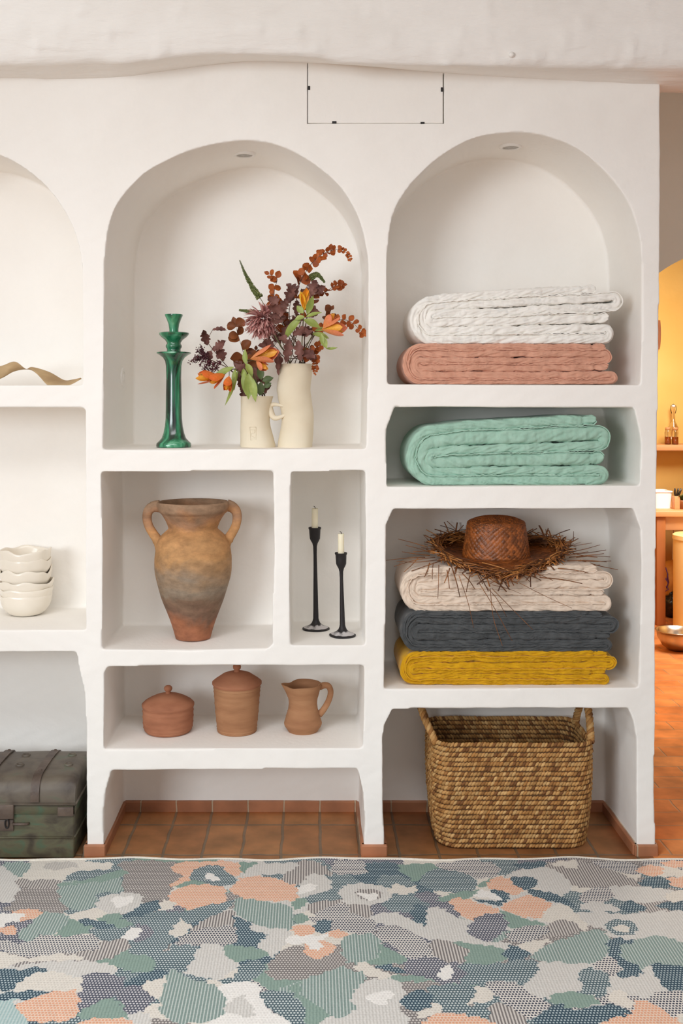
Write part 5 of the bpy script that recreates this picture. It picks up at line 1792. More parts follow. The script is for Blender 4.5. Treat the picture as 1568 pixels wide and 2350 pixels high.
def stem_pts(base, pts, n_=36):
    top = (955, 1030) if base is tall_base else (648, 1280)
    o_ = rng.uniform(-70, 70)
    d_ = rng.uniform(-0.016, 0.016)
    b0 = CV(base[0] + rng.uniform(-45, 45), base[1], VYD + rng.uniform(-0.015, 0.015))
    nk = CV(top[0] + o_, top[1], VYD + d_)
    return [Vector(p) for p in spline([b0, nk] + [C(*p) for p in pts], n_)]


def flower(name, label, cat, base, group='cut stems in the two vases'):
    b0 = CV(*base)
    return thing(name, label, cat, b0, group)


def eucalyptus(label, base, pts, r0, r1, m, start=0.45, gap=1.0, twist=0.0):
    t = flower('eucalyptus_branch', label, 'branch', base)
    sp_ = stem_pts(base, pts, 60)
    bm = new()
    tube(bm, sp_, [0.0018 - 0.0012 * i / 59 for i in range(60)], 6)
    obj('twig', bm, M_bstem, t)
    bm = new()
    ln_ = [0.0]
    for i in range(1, 60): ln_.append(ln_[-1] + (sp_[i] - sp_[i - 1]).length)
    s = start * ln_[-1]
    side = 0
    s += rng.uniform(0, 0.004)
    while s < ln_[-1] - 0.001:
        f_ = (s / ln_[-1] - start) / (1 - start)
        i = min(next(j for j in range(60) if ln_[j] >= s), 58)
        p = sp_[i]
        tan = (sp_[i + 1] - sp_[i]).normalized()
        r_ = (r0 + (r1 - r0) * f_) * LS * rng.uniform(0.9, 1.45)
        for sg in (-1, 1):
            if rng.random() < 0.1: continue
            ax = Vector((rng.uniform(-0.3, 0.3), -0.35 * rng.random() if side % 2 else -1.0 * rng.random(), rng.uniform(-0.3, 0.3))) + tan.cross(Vector((0, -1, 0.2))) * sg
            d = (ax + tan * 0.5).normalized()
            nn = Vector((rng.uniform(-0.9, 0.9), -1, rng.uniform(-0.5, 0.9)))
            leaf(bm, p, d, nn, 2.0 * r_ * rng.uniform(0.85, 1.15), 1.95 * r_ * rng.uniform(0.8, 1.1), curl=rng.uniform(-0.7, 0.9), fold=rng.uniform(-0.1, 0.5), segs=8, tip=rng.uniform(0.5, 0.75), belly=rng.uniform(0.45, 0.6), rw=0.03)
        s += r_ * rng.uniform(1.0, 1.6) * gap
        side += 1
    leaf(bm, sp_[-1], (sp_[-1] - sp_[-2]), (0, -1, 0.2), 2 * r1 * LS, 1.4 * r1 * LS)
    obj('leaves', bm, m, t)


eucalyptus('long rust eucalyptus branch arching highest to the right, topmost in the bouquet', tall_base, [(950, 700, .17), (965, 430, .17), (1040, 270, .16), (1110, 185, .15), (1200, 128, .15), (1295, 108, .14), (1355, 145, .14), (1375, 190, .14)], 37, 9, M_euc, 0.62)
eucalyptus('rust eucalyptus branch pointing right below the topmost one', tall_base, [(1040, 620, .18), (1100, 450, .18), (1180, 445, .17), (1250, 400, .16), (1318, 388, .16)], 33, 19, M_euc, 0.66)
eucalyptus('rust eucalyptus sprig left of centre above the mauve chrysanthemum', tall_base, [(860, 700, .2), (790, 520, .2), (785, 420, .2), (805, 340, .19), (745, 305, .19)], 30, 24, M_euc, 0.62, 1.1)
eucalyptus('sparse eucalyptus sprig with tiny rust leaves reaching far right to the niche edge', tall_base, [(1100, 780, .16), (1230, 690, .16), (1320, 660, .15), (1400, 690, .15), (1480, 770, .14)], 24, 16, M_euc, 0.66, 1.25)
eucalyptus('short drooping rust eucalyptus sprig at the right rim of the tall vase', tall_base, [(1050, 930, .12), (1095, 920, .11), (1100, 1010, .1), (1105, 1080, .1)], 24, 9, M_euc, 0.70)
eucalyptus('small rust eucalyptus tuft beside the tall vase top', tall_base, [(1060, 930, .14), (1110, 880, .14), (1160, 850, .13)], 22, 18, M_euc, 0.78)
eucalyptus('brown eucalyptus sprig with large leaves rising from the short vase', small_base, [(600, 1120, .18), (560, 980, .18), (530, 880, .17), (500, 780, .17), (478, 700, .17)], 46, 34, M_euc2, 0.62, 1.1)
eucalyptus('small brown eucalyptus twig behind the short vase flowers', small_base, [(650, 1080, .21), (640, 960, .21), (640, 900, .21)], 26, 20, M_euc2, 0.80)
eucalyptus('brown eucalyptus tip above the right orange lily', tall_base, [(1080, 800, .2), (1180, 680, .2), (1228, 585, .19)], 30, 22, M_euc2, 0.86)


def spike(label, base, pts, w0, w1, start):
    t = flower('flower_spike', label, 'flower', base)
    sp_ = stem_pts(base, pts, 80)
    bm = new()
    tube(bm, sp_, [0.0018 - 0.001 * i / 79 for i in range(80)], 6)
    obj('stem', bm, M_stem, t)
    bm = new()
    i0 = int(start * 80)
    seg = sp_[i0:]
    dn = spline([tuple(p) for p in seg], 70)
    for i, p in enumerate(dn):
        f_ = i / 69
        w_ = (w0 + (w1 - w0) * f_) * 1.25 * LS
        p = Vector(p)
        tan = (Vector(dn[min(i + 1, 69)]) - Vector(dn[max(i - 1, 0)])).normalized()
        u = tan.orthogonal().normalized()
        v = tan.cross(u)
        for q in range(5):
            a = 2 * PI * (q / 5 + i * 0.13)
            d = u * math.cos(a) + v * math.sin(a)
            c = p + d * w_ * rng.uniform(0.55, 1.0)
            tube(bm, [p + d * w_ * 0.2, c - tan * w_ * 0.05, c + tan * w_ * 0.25], [w_ * 0.14, w_ * 0.22, w_ * 0.10], 5)
    obj('buds', bm, M_spike, t)


spike('green veronica spike standing tall at upper left of the bouquet', tall_base, [(800, 740, .15), (690, 520, .14), (620, 420, .14), (560, 310, .14), (512, 195, .14)], 24, 5, 0.54)
spike('green veronica spike curving down near the top right of the bouquet', tall_base, [(1000, 640, .2), (1035, 420, .19), (1065, 340, .18), (1120, 308, .18), (1178, 368, .18)], 24, 8, 0.66)
spike('green veronica spike tip poking left beside the chrysanthemum', tall_base, [(820, 760, .19), (700, 600, .19), (610, 598, .18), (508, 584, .18)], 17, 7, 0.76)

# chrysanthemum
t = flower('chrysanthemum', 'mauve pink chrysanthemum head with drooping petals in the middle of bouquet', 'flower', tall_base)
sp_ = stem_pts(tall_base, [(830, 860, .12), (760, 740, .12), (705, 670, .13)], 30)
bm = new(); tube(bm, sp_, 0.0026, 8)
obj('stem', bm, M_stem, t)
bm = new(); lay = bm.verts.layers.float_color.new('Col')
cc = C(690, 668, 0.12)
ca_, cb2, cdk = lin((168, 104, 100)), lin((228, 184, 176)), lin((196, 136, 130))
for i in range(520):
    zz = rng.uniform(-1, 1)
    a = rng.uniform(0, 2 * PI)
    q = math.sqrt(1 - zz * zz)
    d = Vector((q * math.cos(a), q * math.sin(a), zz))
    if d.y > 0.5: continue
    R_ = 128 * LS * rng.uniform(0.85, 1.1)
    start_ = cc + d * R_ * 0.22
    droop = Vector((-0.3, -0.15, -0.75))
    d2 = (d + droop * 0.6).normalized()
    c1_ = cb2 if rng.random() < 0.6 else cdk
    leaf(bm, start_, d2, Vector((0, 0, 1)) + d * 0.6, R_ * rng.uniform(0.8, 1.1), 19 * LS, curl=rng.uniform(0.2, 0.9) * (1 if d.z > -0.3 else -0.4), fold=0.6, segs=6, layer=lay, c0=ca_, c1=c1_, belly=0.6)
obj('petals', bm, M_mum, t)


def burgundy(label, base, pts, leaves, m=M_burg, cat='branch', name='leaf_branch'):
    t = flower(name, label, cat, base)
    sp_ = stem_pts(base, pts, 40)
    bm = new(); tube(bm, sp_, [0.002 - 0.001 * i / 39 for i in range(40)], 6)
    for (x_, y_, Yd, dx, dy, Ln, W, cu, lb) in leaves:
        p = C(x_, y_, Yd)
        near = min(sp_[14:], key=lambda q: (q - p).length)
        tube(bm, [near, (near + p) / 2 + Vector((0, 0, 0.002)), p], 0.0009, 5)
    obj('twig', bm, M_bstem, t)
    bm = new()
    for (x_, y_, Yd, dx, dy, Ln, W, cu, lb) in leaves:
        d = Vector((dx, rng.uniform(-0.35, 0.1), -dy))
        leaf(bm, C(x_, y_, Yd), d, (rng.uniform(-0.4, 0.4), -1, rng.uniform(0.1, 0.7)), Ln * LS * 1.05, W * 0.8 * LS, curl=cu * rng.choice([1.4, 1.4, -0.8]), fold=rng.uniform(0.25, 0.7), segs=24, lobes=lb, rw=0.10)
    obj('leaves', bm, m, t)


burgundy('dark burgundy oak-leaf branch filling the centre of the tall vase bouquet', tall_base, [(940, 800, .12), (900, 620, .12), (920, 480, .12)],
         [(900, 520, .1, 0.15, -1, 150, 110, 0.8, 3), (960, 470, .12, -0.5, -0.8, 120, 110, 0.6, 3), (860, 600, .09, -0.9, -0.2, 150, 90, 1.2, 3), (850, 660, .085, -0.8, 0.5, 130, 90, 1.4, 3), (800, 560, .1, -0.4, -0.8, 110, 90, 1.0, 3), (830, 640, .08, 0.2, -1, 140, 90, 1.0, 3),
          (880, 540, .12, 0.3, -0.7, 110, 90, 0.9, 2), (760, 640, .08, 0.9, -0.2, 130, 80, 0.9, 3), (770, 600, .085, 0.8, 0.5, 130, 80, 1.2, 3)])
burgundy('dark burgundy leaf sprig at upper right behind the yellow bud', tall_base, [(1020, 760, .16), (1060, 560, .16), (1090, 450, .15)],
         [(1070, 480, .15, 0.2, -1, 140, 120, 0.5, 3), (1090, 450, .15, 0.8, -0.4, 120, 100, 0.7, 3), (1060, 520, .15, -0.5, -0.8, 120, 90, 0.5, 3), (1060, 640, .15, 0.6, -0.5, 90, 80, 0.6, 2), (1050, 560, .16, 0.9, 0.3, 90, 70, 0.6, 2)])
burgundy('curled brown-burgundy leaves drooping over the tall vase rim', tall_base, [(930, 940, .09), (930, 860, .08), (935, 790, .08)],
         [(900, 810, .07, -0.1, 1, 180, 90, 0.5, 3), (970, 820, .065, 0.1, 1, 160, 90, -0.5, 3), (930, 780, .08, 0.8, -0.4, 130, 90, 0.8, 3), (880, 850, .08, -0.4, -0.7, 110, 80, 0.9, 2), (1010, 900, .08, 0.6, 0.5, 130, 100, 0.6, 3), (1020, 930, .09, 0.8, 0.2, 100, 90, 0.6, 3), (990, 780, .09, 0.9, -0.1, 110, 80, 0.8, 2)])
burgundy('dark leaves hanging between the two vases under the chrysanthemum', tall_base, [(870, 960, .15), (800, 880, .15), (760, 840, .15)],
         [(780, 870, .14, -0.6, -0.4, 110, 80, 0.5, 3), (790, 840, .15, 0.1, -1, 100, 80, 0.6, 3), (760, 860, .14, -0.9, 0.1, 110, 90, 0.6, 2), (800, 900, .14, 0.2, 0.9, 150, 80, 0.4, 2), (820, 960, .13, -0.1, 1, 130, 50, 0.3, 2), (740, 820, .15, -0.3, -0.8, 110, 80, 0.7, 3), (840, 800, .15, 0.5, -0.6, 130, 80, 0.6, 2)])
burgundy('burgundy oak-leaf twig curling at the far left of the bouquet', small_base, [(520, 1130, .14), (400, 1010, .13), (300, 890, .12), (255, 830, .12)],
         [(260, 860, .12, -0.15, -1, 170, 90, 1.4, 3), (300, 740, .12, 0.9, -0.2, 110, 50, 0.7, 3), (300, 900, .11, 0.8, -0.35, 150, 100, 0.9, 3), (330, 880, .11, 0.6, 0.7, 120, 90, 0.7, 3), (340, 970, .12, 0.4, -0.9, 90, 80, 0.5, 2), (290, 900, .12, -0.3, 0.9, 90, 80, 0.6, 2), (520, 1100, .15, 0.1, 1, 120, 70, 0.4, 3), (560, 1060, .16, -0.5, -0.4, 120, 90, 0.5, 3), (620, 1030, .17, 0.2, 0.9, 140, 90, 0.4, 3), (500, 1060, .16, 0.3, 0.8, 120, 80, 0.4, 2)])
burgundy('short dark twig leaning out of the short vase to the right', small_base, [(690, 1230, .13), (720, 1200, .12), (735, 1185, .12)],
         [(715, 1240, .12, 0.1, -1, 70, 36, 0.3, 2), (725, 1210, .12, 0.6, -0.6, 50, 30, 0.3, 0)])

burgundy('mauve-brown dried leaf sprig tucked behind the chrysanthemum', tall_base, [(900, 800, .2), (820, 640, .19), (790, 540, .19)],
         [(800, 560, .19, -0.3, -1, 120, 90, 0.8, 3), (830, 600, .19, 0.5, -0.8, 130, 90, 0.8, 3), (780, 640, .19, -0.8, -0.4, 120, 90, 0.9, 3), (860, 680, .18, 0.7, 0.2, 130, 90, 0.9, 3), (870, 760, .17, -0.6, 0.6, 120, 90, 0.8, 3), (920, 700, .17, 0.6, -0.6, 130, 100, 0.9, 3), (950, 620, .16, 0.2, -1, 120, 80, 0.8, 3), (1000, 720, .16, 0.7, 0.4, 110, 80, 0.8, 3)])
burgundy('dark purple leaf sprig low behind the short vase flowers', small_base, [(600, 1160, .2), (590, 1080, .2), (600, 1000, .2)],
         [(590, 1090, .2, -0.7, -0.4, 130, 90, 0.7, 3), (610, 1060, .2, 0.6, -0.6, 130, 90, 0.7, 3), (580, 1160, .19, -0.6, 0.2, 110, 80, 0.7, 3), (640, 1130, .19, 0.8, 0.1, 120, 80, 0.7, 3), (600, 1010, .2, 0.0, -1, 110, 80, 0.6, 3), (560, 1190, .19, -0.3, 0.9, 100, 70, 0.6, 3)])

# wine-red goldenrod
t = flower('goldenrod', 'wine red feathery goldenrod plume at the far left of bouquet', 'flower', small_base)
sp_ = stem_pts(small_base, [(520, 1140, .12), (420, 1040, .11), (340, 1000, .10), (250, 960, .10)], 30)
bm = new(); tube(bm, sp_, 0.0014, 6)
tips = [(120, 990), (160, 950), (180, 900), (215, 905), (150, 975), (230, 960), (240, 1040), (225, 1080), (265, 1085), (300, 1040), (320, 1060), (200, 1010), (180, 980), (280, 1000), (255, 920), (205, 870), (350, 1000), (290, 1070)]
bud = new()
for (x_, y_) in tips:
    e = C(x_, y_, 0.1 + rng.uniform(-0.02, 0.02))
    s_pt = min(sp_[16:], key=lambda q: (q - e).length * rng.uniform(0.8, 1.2))
    mid = (s_pt + e) / 2 + Vector((0, 0, 0.004))
    br_ = [Vector(q) for q in spline([s_pt, mid, e], 8)]
    tube(bm, br_, 0.0008, 5)
    for i in range(34):
        q = br_[rng.randrange(2, 8)] + Vector((rng.gauss(0, 1), rng.gauss(0, 1), rng.gauss(0, 1))) * 0.0042
        ball(bud, q, rng.uniform(0.0014, 0.0027), 6)
obj('stem', bm, M_bstem, t)
obj('buds', bud, M_wine, t)


def bloom(bm, lay, c, axis, size, pal_, open_=0.55):
    axis = Vector(axis).normalized()
    u = axis.orthogonal().normalized()
    v = axis.cross(u)
    for q in range(6):
        a = 2 * PI * q / 6 + 0.3
        d = u * math.cos(a) + v * math.sin(a)
        inner = q % 2 == 0
        dd_ = (axis * (1.0 if inner else 0.85) + d * open_ * (0.75 if inner else 1.1)).normalized()
        c0, c1 = (pal_[2], tuple(0.55 * pal_[2][k2] + 0.45 * pal_[1][k2] for k2 in range(4))) if inner else (pal_[1], pal_[0])
        leaf(bm, c, dd_, -d + axis * 0.2, size * rng.uniform(0.9, 1.1), size * (0.30 if inner else 0.44), curl=-rng.uniform(0.4, 0.9), fold=0.35, segs=10, layer=lay, c0=c0, c1=c1, belly=0.68, tip=0.7)
    for q in range(4):
        dd_ = (axis + (u * rng.uniform(-1, 1) + v * rng.uniform(-1, 1)) * 0.25).normalized()
        tube(bm, [c, c + dd_ * size * 0.5, c + dd_ * size * 0.85 + Vector((0, 0, 0.002))], 0.0006, 5, cols=[pal_[2]] * 3, layer=lay)


OR = (lin((222, 104, 44)), lin((232, 132, 52)), lin((236, 178, 52)))
SA = (lin((222, 128, 96)), lin((232, 150, 84)), lin((238, 182, 56)))


def alstro(label, base, pts, blooms, leaves, pal_):
    t = flower('alstroemeria', label, 'flower', base)
    sp_ = stem_pts(base, pts, 40)
    bm = new(); tube(bm, sp_, [0.0024 - 0.001 * i / 39 for i in range(40)], 7)
    for (x_, y_, Yd, ax, size, op) in blooms:
        p = C(x_, y_, Yd)
        near = min(sp_[18:], key=lambda q: (q - p).length)
        tube(bm, [near, (near + p) / 2 + Vector((0, 0, 0.003)), p], 0.0011, 6)
    obj('stem', bm, M_stem, t)
    for (x_, y_, Yd, ax, size, op) in blooms:
        b2 = new(); lay = b2.verts.layers.float_color.new('Col')
        bloom(b2, lay, C(x_, y_, Yd), ax, size * 1.15 * LS, pal_, op * 1.15)
        obj('blossom', b2, M_alst, t)
    if leaves:
        b3 = new()
        for (x_, y_, Yd, dx, dy, Ln, W, cu) in leaves:
            leaf(b3, C(x_, y_, Yd), (dx, rng.uniform(-0.25, 0.0), -dy), (rng.uniform(-0.5, 0.5), -1, 0.5), Ln * LS, W * LS, curl=cu, fold=0.3, segs=12, rw=0.03)
        obj('leaves', b3, M_gleaf, t)


alstro('orange alstroemeria drooping at the lower left beside the green candlestick', small_base, [(560, 1130, .11), (480, 1050, .10), (430, 1060, .09)],
       [(400, 1085, .09, (-0.75, -0.5, -0.45), 150, 0.5), (345, 1105, .085, (-0.95, -0.35, -0.05), 150, 0.55), (430, 1100, .08, (-0.1, -0.6, -0.8), 125, 0.45)],
       [(480, 1040, .1, -0.15, 1, 170, 46, 0.4), (470, 1030, .09, -0.9, 0.35, 210, 52, 0.5), (500, 1060, .1, -0.25, 1, 300, 34, -0.5), (540, 1040, .1, 0.15, 1, 110, 46, 0.4)], OR)
alstro('orange and yellow alstroemeria pointing right above the short vase', small_base, [(640, 1130, .10), (580, 1030, .09), (575, 985, .085)],
       [(595, 968, .08, (0.85, -0.45, 0.22), 205, 0.42), (640, 985, .085, (0.6, -0.6, -0.45), 120, 0.5)],
       [(560, 1010, .09, -0.1, -1, 120, 44, 0.3), (560, 1000, .085, 0.5, 0.85, 120, 56, 0.5), (580, 1080, .07, 0.05, 1, 200, 78, 0.35), (600, 1100, .07, 0.2, 1, 215, 62, -0.3), (545, 1060, .08, 0.05, 1, 190, 50, 0.3)], SA)
alstro('closed yellow alstroemeria bud with green leaves near the bouquet top', tall_base, [(1000, 860, .10), (1010, 660, .09), (1015, 590, .085)],
       [(1015, 590, .085, (0.0, -0.15, 1.0), 145, 0.13)],
       [(1010, 610, .08, -0.6, -0.7, 80, 50, 0.5), (1040, 620, .09, 0.3, -1, 170, 56, -0.6), (1030, 640, .08, 0.9, -0.4, 130, 34, 0.5), (1000, 640, .07, -0.75, 0.65, 240, 64, 1.0), (1010, 660, .075, 0.95, 0.35, 150, 66, 0.4), (1020, 640, .07, -0.8, 0.05, 80, 46, 0.8)], (lin((232, 140, 40)), lin((238, 176, 44)), lin((240, 198, 70))))
alstro('salmon and yellow alstroemeria at the right side of the bouquet', tall_base, [(1040, 860, .11), (1100, 760, .10), (1140, 735, .095)],
       [(1150, 735, .09, (0.95, -0.35, 0.05), 170, 0.55), (1165, 730, .09, (0.55, -0.4, 0.75), 125, 0.35)],
       [(1080, 770, .09, 0.95, 0.1, 140, 50, 0.7), (1150, 780, .08, 0.35, 0.9, 120, 54, -0.4), (1185, 885, .085, 0.95, 0.1, 100, 26, -0.7), (1100, 745, .09, 0.9, -0.2, 120, 34, 0.4), (1150, 770, .08, 0.15, 0.95, 100, 40, 0.3)], SA)
t = flower('greenery_sprig', 'dark green leafy sprig standing in the short vase mouth', 'leaf', small_base)
sp_ = stem_pts(small_base, [(680, 1180, .12), (690, 1120, .12)], 20)
bm = new(); tube(bm, sp_, 0.0016, 6)
obj('stem', bm, M_stem, t)
bm = new()
for (x_, y_, dx, dy, Ln, W) in [(690, 1140, 0.9, -0.3, 90, 56), (680, 1130, -0.1, -1, 110, 60), (670, 1255, 0.1, -1, 110, 64), (640, 1230, -0.15, -1, 110, 56), (700, 1190, 0.8, -0.5, 70, 46), (620, 1180, -0.5, -0.8, 80, 50)]:
    leaf(bm, C(x_, y_, 0.11), (dx, -0.15, -dy), (0.2, -1, 0.3), Ln * LS, W * LS, curl=0.35, fold=0.3, segs=10)
obj('leaves', bm, M_dleaf, t)

# ------------------------------------------------------------------ kitchen behind the doorway
M_wood = mat('oiled_table_wood', [(0.3, (150, 88, 42)), (0.7, (180, 112, 60))], 5, 6, 0.5, 0.2, 30, stretch=(1, 1, 0.15))
M_woodt = mat('pale_table_wood', [(0.3, (196, 140, 92)), (0.7, (212, 160, 112))], 5, 6, 0.5, 0.2, 30, stretch=(0.2, 1, 1))
M_plastic = mat('white_plastic', [(0.3, (238, 236, 240)), (0.7, (244, 242, 246))], 5, 2, 0.4)
M_cream = mat('cream_painted_metal', [(0.3, (238, 206, 140)), (0.7, (244, 214, 152))], 4, 2, 0.5)
M_steel = mat('brushed_steel', [(0.3, (190, 182, 170)), (0.7, (214, 206, 194))], 8, 3, 0.25, metal=1.0)
M_bag = mat('tan_fabric', [(0.3, (196, 140, 62)), (0.7, (212, 158, 80))], 20, 3, 0.8)
M_purple = mat('purple_print', [(0.0, (92, 52, 110)), (1.0, (104, 62, 124))], 20, 2, 0.8)
M_dark = mat('black_plastic_film', [(0.3, (22, 18, 18)), (0.7, (46, 36, 30))], 8, 4, 0.25)
M_amber = mat('amber_liquid', [(0.3, (170, 78, 20)), (0.7, (190, 94, 30))], 8, 3, 0.15, coat=0.5)
M_glass = mat('clear_glass', [(0.0, (236, 232, 222)), (1.0, (240, 236, 228))], 8, 1, 0.05, trans=1.0)
M_brown = mat('brown_leather', [(0.3, (128, 74, 34)), (0.7, (150, 92, 48))], 10, 3, 0.6)


def kx(px_, Yd): return (px_ - VX) * K(Yd)
def kz(py_, Yd): return CH + (VY - py_) * K(Yd)


TYF = 3.40
t = thing('kitchen_table', 'wooden kitchen table seen through the doorway on the right', 'table', (kx(1560, TYF) + 0.3, TYF + 0.3, 0))
zt = kz(1172, TYF)
x0 = kx(1500, TYF)
bm = new(); box(bm, x0, x0 + 1.2, TYF - 0.02, TYF + 0.7, zt - 0.04, zt, 0.006)
obj('tabletop', bm, M_woodt, t)
bm = new(); box(bm, x0 + 0.04, x0 + 1.16, TYF + 0.02, TYF + 0.05, zt - 0.13, zt - 0.04, 0.003)
obj('apron', bm, M_woodt, t)
for (lx_, ly_) in ((x0 + 0.022, TYF), (x0 + 1.1, TYF), (x0 + 0.07, TYF + 0.6), (x0 + 1.1, TYF + 0.6)):
    bm = new(); box(bm, lx_, lx_ + 0.058, ly_, ly_ + 0.058, 0, zt - 0.04, 0.004)
    obj('leg', bm, M_wood, t)

# white tub, wooden utensil holder with utensils on the table
Yd = TYF + 0.12
c = (kx(1524, Yd), Yd + 0.09, zt)
t = thing('storage_tub', 'white plastic tub standing on the kitchen table', 'tub', c)
bm = new()
rings = []
W_ = (kx(1545, Yd) - kx(1502, Yd)) / 2
Ht = (1170 - 1130) * K(Yd)
for (f_, z_) in [(0.88, 0.0005), (0.94, Ht * 0.5), (1.0, Ht * 0.94), (1.05, Ht * 0.94), (1.05, Ht), (0.97, Ht), (0.9, Ht * 0.5), (0.84, 0.006)]:
    rings.append([(c[0] + p_[0][0], c[1] + p_[0][1], zt + z_) for p_ in [rrect(j / 48, W_ * f_, 0.085 * f_, 0.02) for j in range(48)]])
R = loft(bm, rings); bm.faces.new(R[0]); bm.faces.new(R[-1])
bmesh.ops.recalc_face_normals(bm, faces=bm.faces)
obj('body', bm, M_plastic, t, sharp=40)
Yd = TYF + 0.08
c = (kx(1555, Yd), Yd + 0.03, zt)
t = thing('knife_block', 'small pale wooden holder with dark handled tools on the kitchen table', 'holder', c)
bm = new(); box(bm, c[0] - 0.018, c[0] + 0.018, c[1] - 0.03, c[1] + 0.03, zt + 0.0005, zt + 0.085, 0.003)
obj('block', bm, M_woodt, t)
for dx in (-0.006, 0.01, 0.024):
    bm = new()
    tube(bm, [Vector((c[0] + dx * 0.4, c[1], zt + 0.08)), Vector((c[0] + dx, c[1], zt + 0.10)), Vector((c[0] + dx * 1.4, c[1] - 0.01, zt + 0.135))], [0.005, 0.007, 0.006], 8)
    obj('tool_handle', bm, M_dark, t)
c = (kx(1566, Yd), Yd + 0.02, zt)
t = thing('herb_pot', 'small potted green herb beside the wooden tool holder', 'plant', c)
bm = new(); lathe(bm, [(0.03, zt + 0.055), (0.034, zt + 0.06), (0.034, zt + 0.05), (0.026, zt + 0.0005)], c[0] + 0.012, c[1], 24)
obj('pot', bm, M_brown, t)
bm = new()
for i in range(40):
    a = rng.uniform(0, 6.28)
    leaf(bm, (c[0] + 0.012, c[1], zt + 0.055), (math.cos(a) * 0.7, math.sin(a) * 0.7, rng.uniform(0.5, 1.4)), (0, 0, 1), rng.uniform(0.03, 0.07), 0.02, curl=0.5, segs=5)
obj('leaves', bm, M_dleaf, t)

# wall shelf with jars and a swing-top bottle
YS = 4.36
zsf = kz(1020, YS)
t = thing('wall_shelf', 'orange wooden shelf fixed to the yellow kitchen wall', 'shelf', (kx(1550, YS), 4.45, zsf - 0.02))
bm = new(); box(bm, kx(1480, YS), kx(1480, YS) + 1.1, YS - 0.06, 4.549, zsf - 0.046, zsf, 0.01, 3)
obj('board', bm, M_woodt, t)
bm = new(); box(bm, kx(1500, YS), kx(1500, YS) + 0.03, YS + 0.02, 4.549, zsf - 0.14, zsf - 0.045, 0.004)
obj('bracket', bm, M_woodt, t)


def jar(name, label, cat, px_, hw_px, top, Yd, liquid, group=None, neck=None):
    k_ = K(Yd)
    cx_ = (px_ - VX) * k_
    t = thing(name, label, cat, (cx_, Yd, zsf), group)
    Ht = (1020 - top) * k_
    r_ = hw_px * k_
    bm = new()
    if neck:
        pr = [(r_ * 0.3, zsf + Ht), (r_ * 0.34, zsf + Ht * 0.97), (r_ * 0.3, zsf + Ht * 0.8), (r_ * 0.4, zsf + Ht * 0.6), (r_, zsf + Ht * 0.45), (r_, zsf + 0.004), (r_ * 0.9, zsf + 0.0005)]
    else:
        pr = [(r_ * 0.75, zsf + Ht), (r_ * 0.8, zsf + Ht * 0.9), (r_, zsf + Ht * 0.8), (r_, zsf + 0.004), (r_ * 0.92, zsf + 0.0005)]
    lathe(bm, pr, cx_, Yd, 28)
    obj('glass', bm, M_glass, t)
    if liquid:
        bm = new(); lathe(bm, [(r_ * 0.5, zsf + Ht * liquid), (r_ * 0.93, zsf + Ht * liquid), (r_ * 0.93, zsf + 0.006), (r_ * 0.8, zsf + 0.004)], cx_, Yd, 24)
        obj('contents', bm, M_amber, t)
    if not neck:
        bm = new(); lathe(bm, [(r_ * 0.6, zsf + Ht + 0.014), (r_ * 0.82, zsf + Ht + 0.013), (r_ * 0.84, zsf + Ht - 0.004), (r_ * 0.6, zsf + Ht - 0.004)], cx_, Yd, 24)
        obj('lid', bm, M_woodt, t)
    else:
        bm = new()
        tp = zsf + Ht
        ball(bm, (cx_, Yd, tp + 0.006), r_ * 0.42, 14, 0.7)
        obj('stopper', bm, M_plastic, t)
        bm = new()
        for sg in (-1, 1):
            tube(bm, [Vector((cx_ + sg * r_ * 0.36, Yd, tp - 0.05)), Vector((cx_ + sg * r_ * 0.6, Yd, tp - 0.02)), Vector((cx_ + sg * r_ * 0.5, Yd, tp + 0.008)), Vector((cx_, Yd, tp + 0.02))], 0.0022, 6)
        obj('wire_clip', bm, M_dark, t)


jar('jar', 'left small glass jar of amber contents on the kitchen shelf', 'jar', 1533, 7, 985, YS + 0.02, 0.5, 'amber jars on the kitchen shelf')
jar('jar', 'right small glass jar of amber contents on the kitchen shelf', 'jar', 1550, 7, 985, YS + 0.0, 0.5, 'amber jars on the kitchen shelf')
jar('bottle', 'tall clear swing-top bottle behind the amber jars on the kitchen shelf', 'bottle', 1546, 11, 935, YS + 0.11, 0, None, True)

# steel bowl on the floor
Yd = 2.74
cx_ = kx(1556, Yd)
k_ = K(Yd)
bm = new()
lathe(bm, [(0.002, 0.004), (0.05, 0.0045), (0.085, 0.03), (0.112, 0.075), (0.120, 0.112), (0.127, 0.114), (0.127, 0.117), (0.122, 0.117), (0.115, 0.075), (0.088, 0.028), (0.052, 0.001), (0.002, 0.001)], cx_, Yd, 64)
tag(obj('steel_bowl', bm, M_steel, origin=(cx_, Yd, 0)), 'stainless steel bowl standing on the orange kitchen floor', 'bowl')

# cream bin
Yd = 3.10
x0 = kx(1551, Yd + 0.12)
zb_ = kz(1231, Yd)
t = thing('pedal_bin', 'tall cream bin at the right edge in front of the table', 'bin', (x0 + 0.15, Yd + 0.15, 0))
bxc, byc = x0 + 0.15, Yd + 0.15
bm = new(); lathe(bm, [(0.14, zb_ - 0.034), (0.147, zb_ - 0.036), (0.147, 0.02), (0.142, 0.001)], bxc, byc, 56)
obj('body', bm, M_cream, t, sharp=40)
bm = new(); lathe(bm, [(0.02, zb_), (0.138, zb_ - 0.002), (0.151, zb_ - 0.010), (0.152, zb_ - 0.036), (0.14, zb_ - 0.037)], bxc, byc, 56)
obj('lid', bm, M_cream, t, sharp=40)
bm = new(); box(bm, x0 - 0.03, x0 + 0.06, Yd + 0.02, Yd + 0.08, 0.012, 0.022, 0.003)
obj('pedal', bm, M_cream, t)

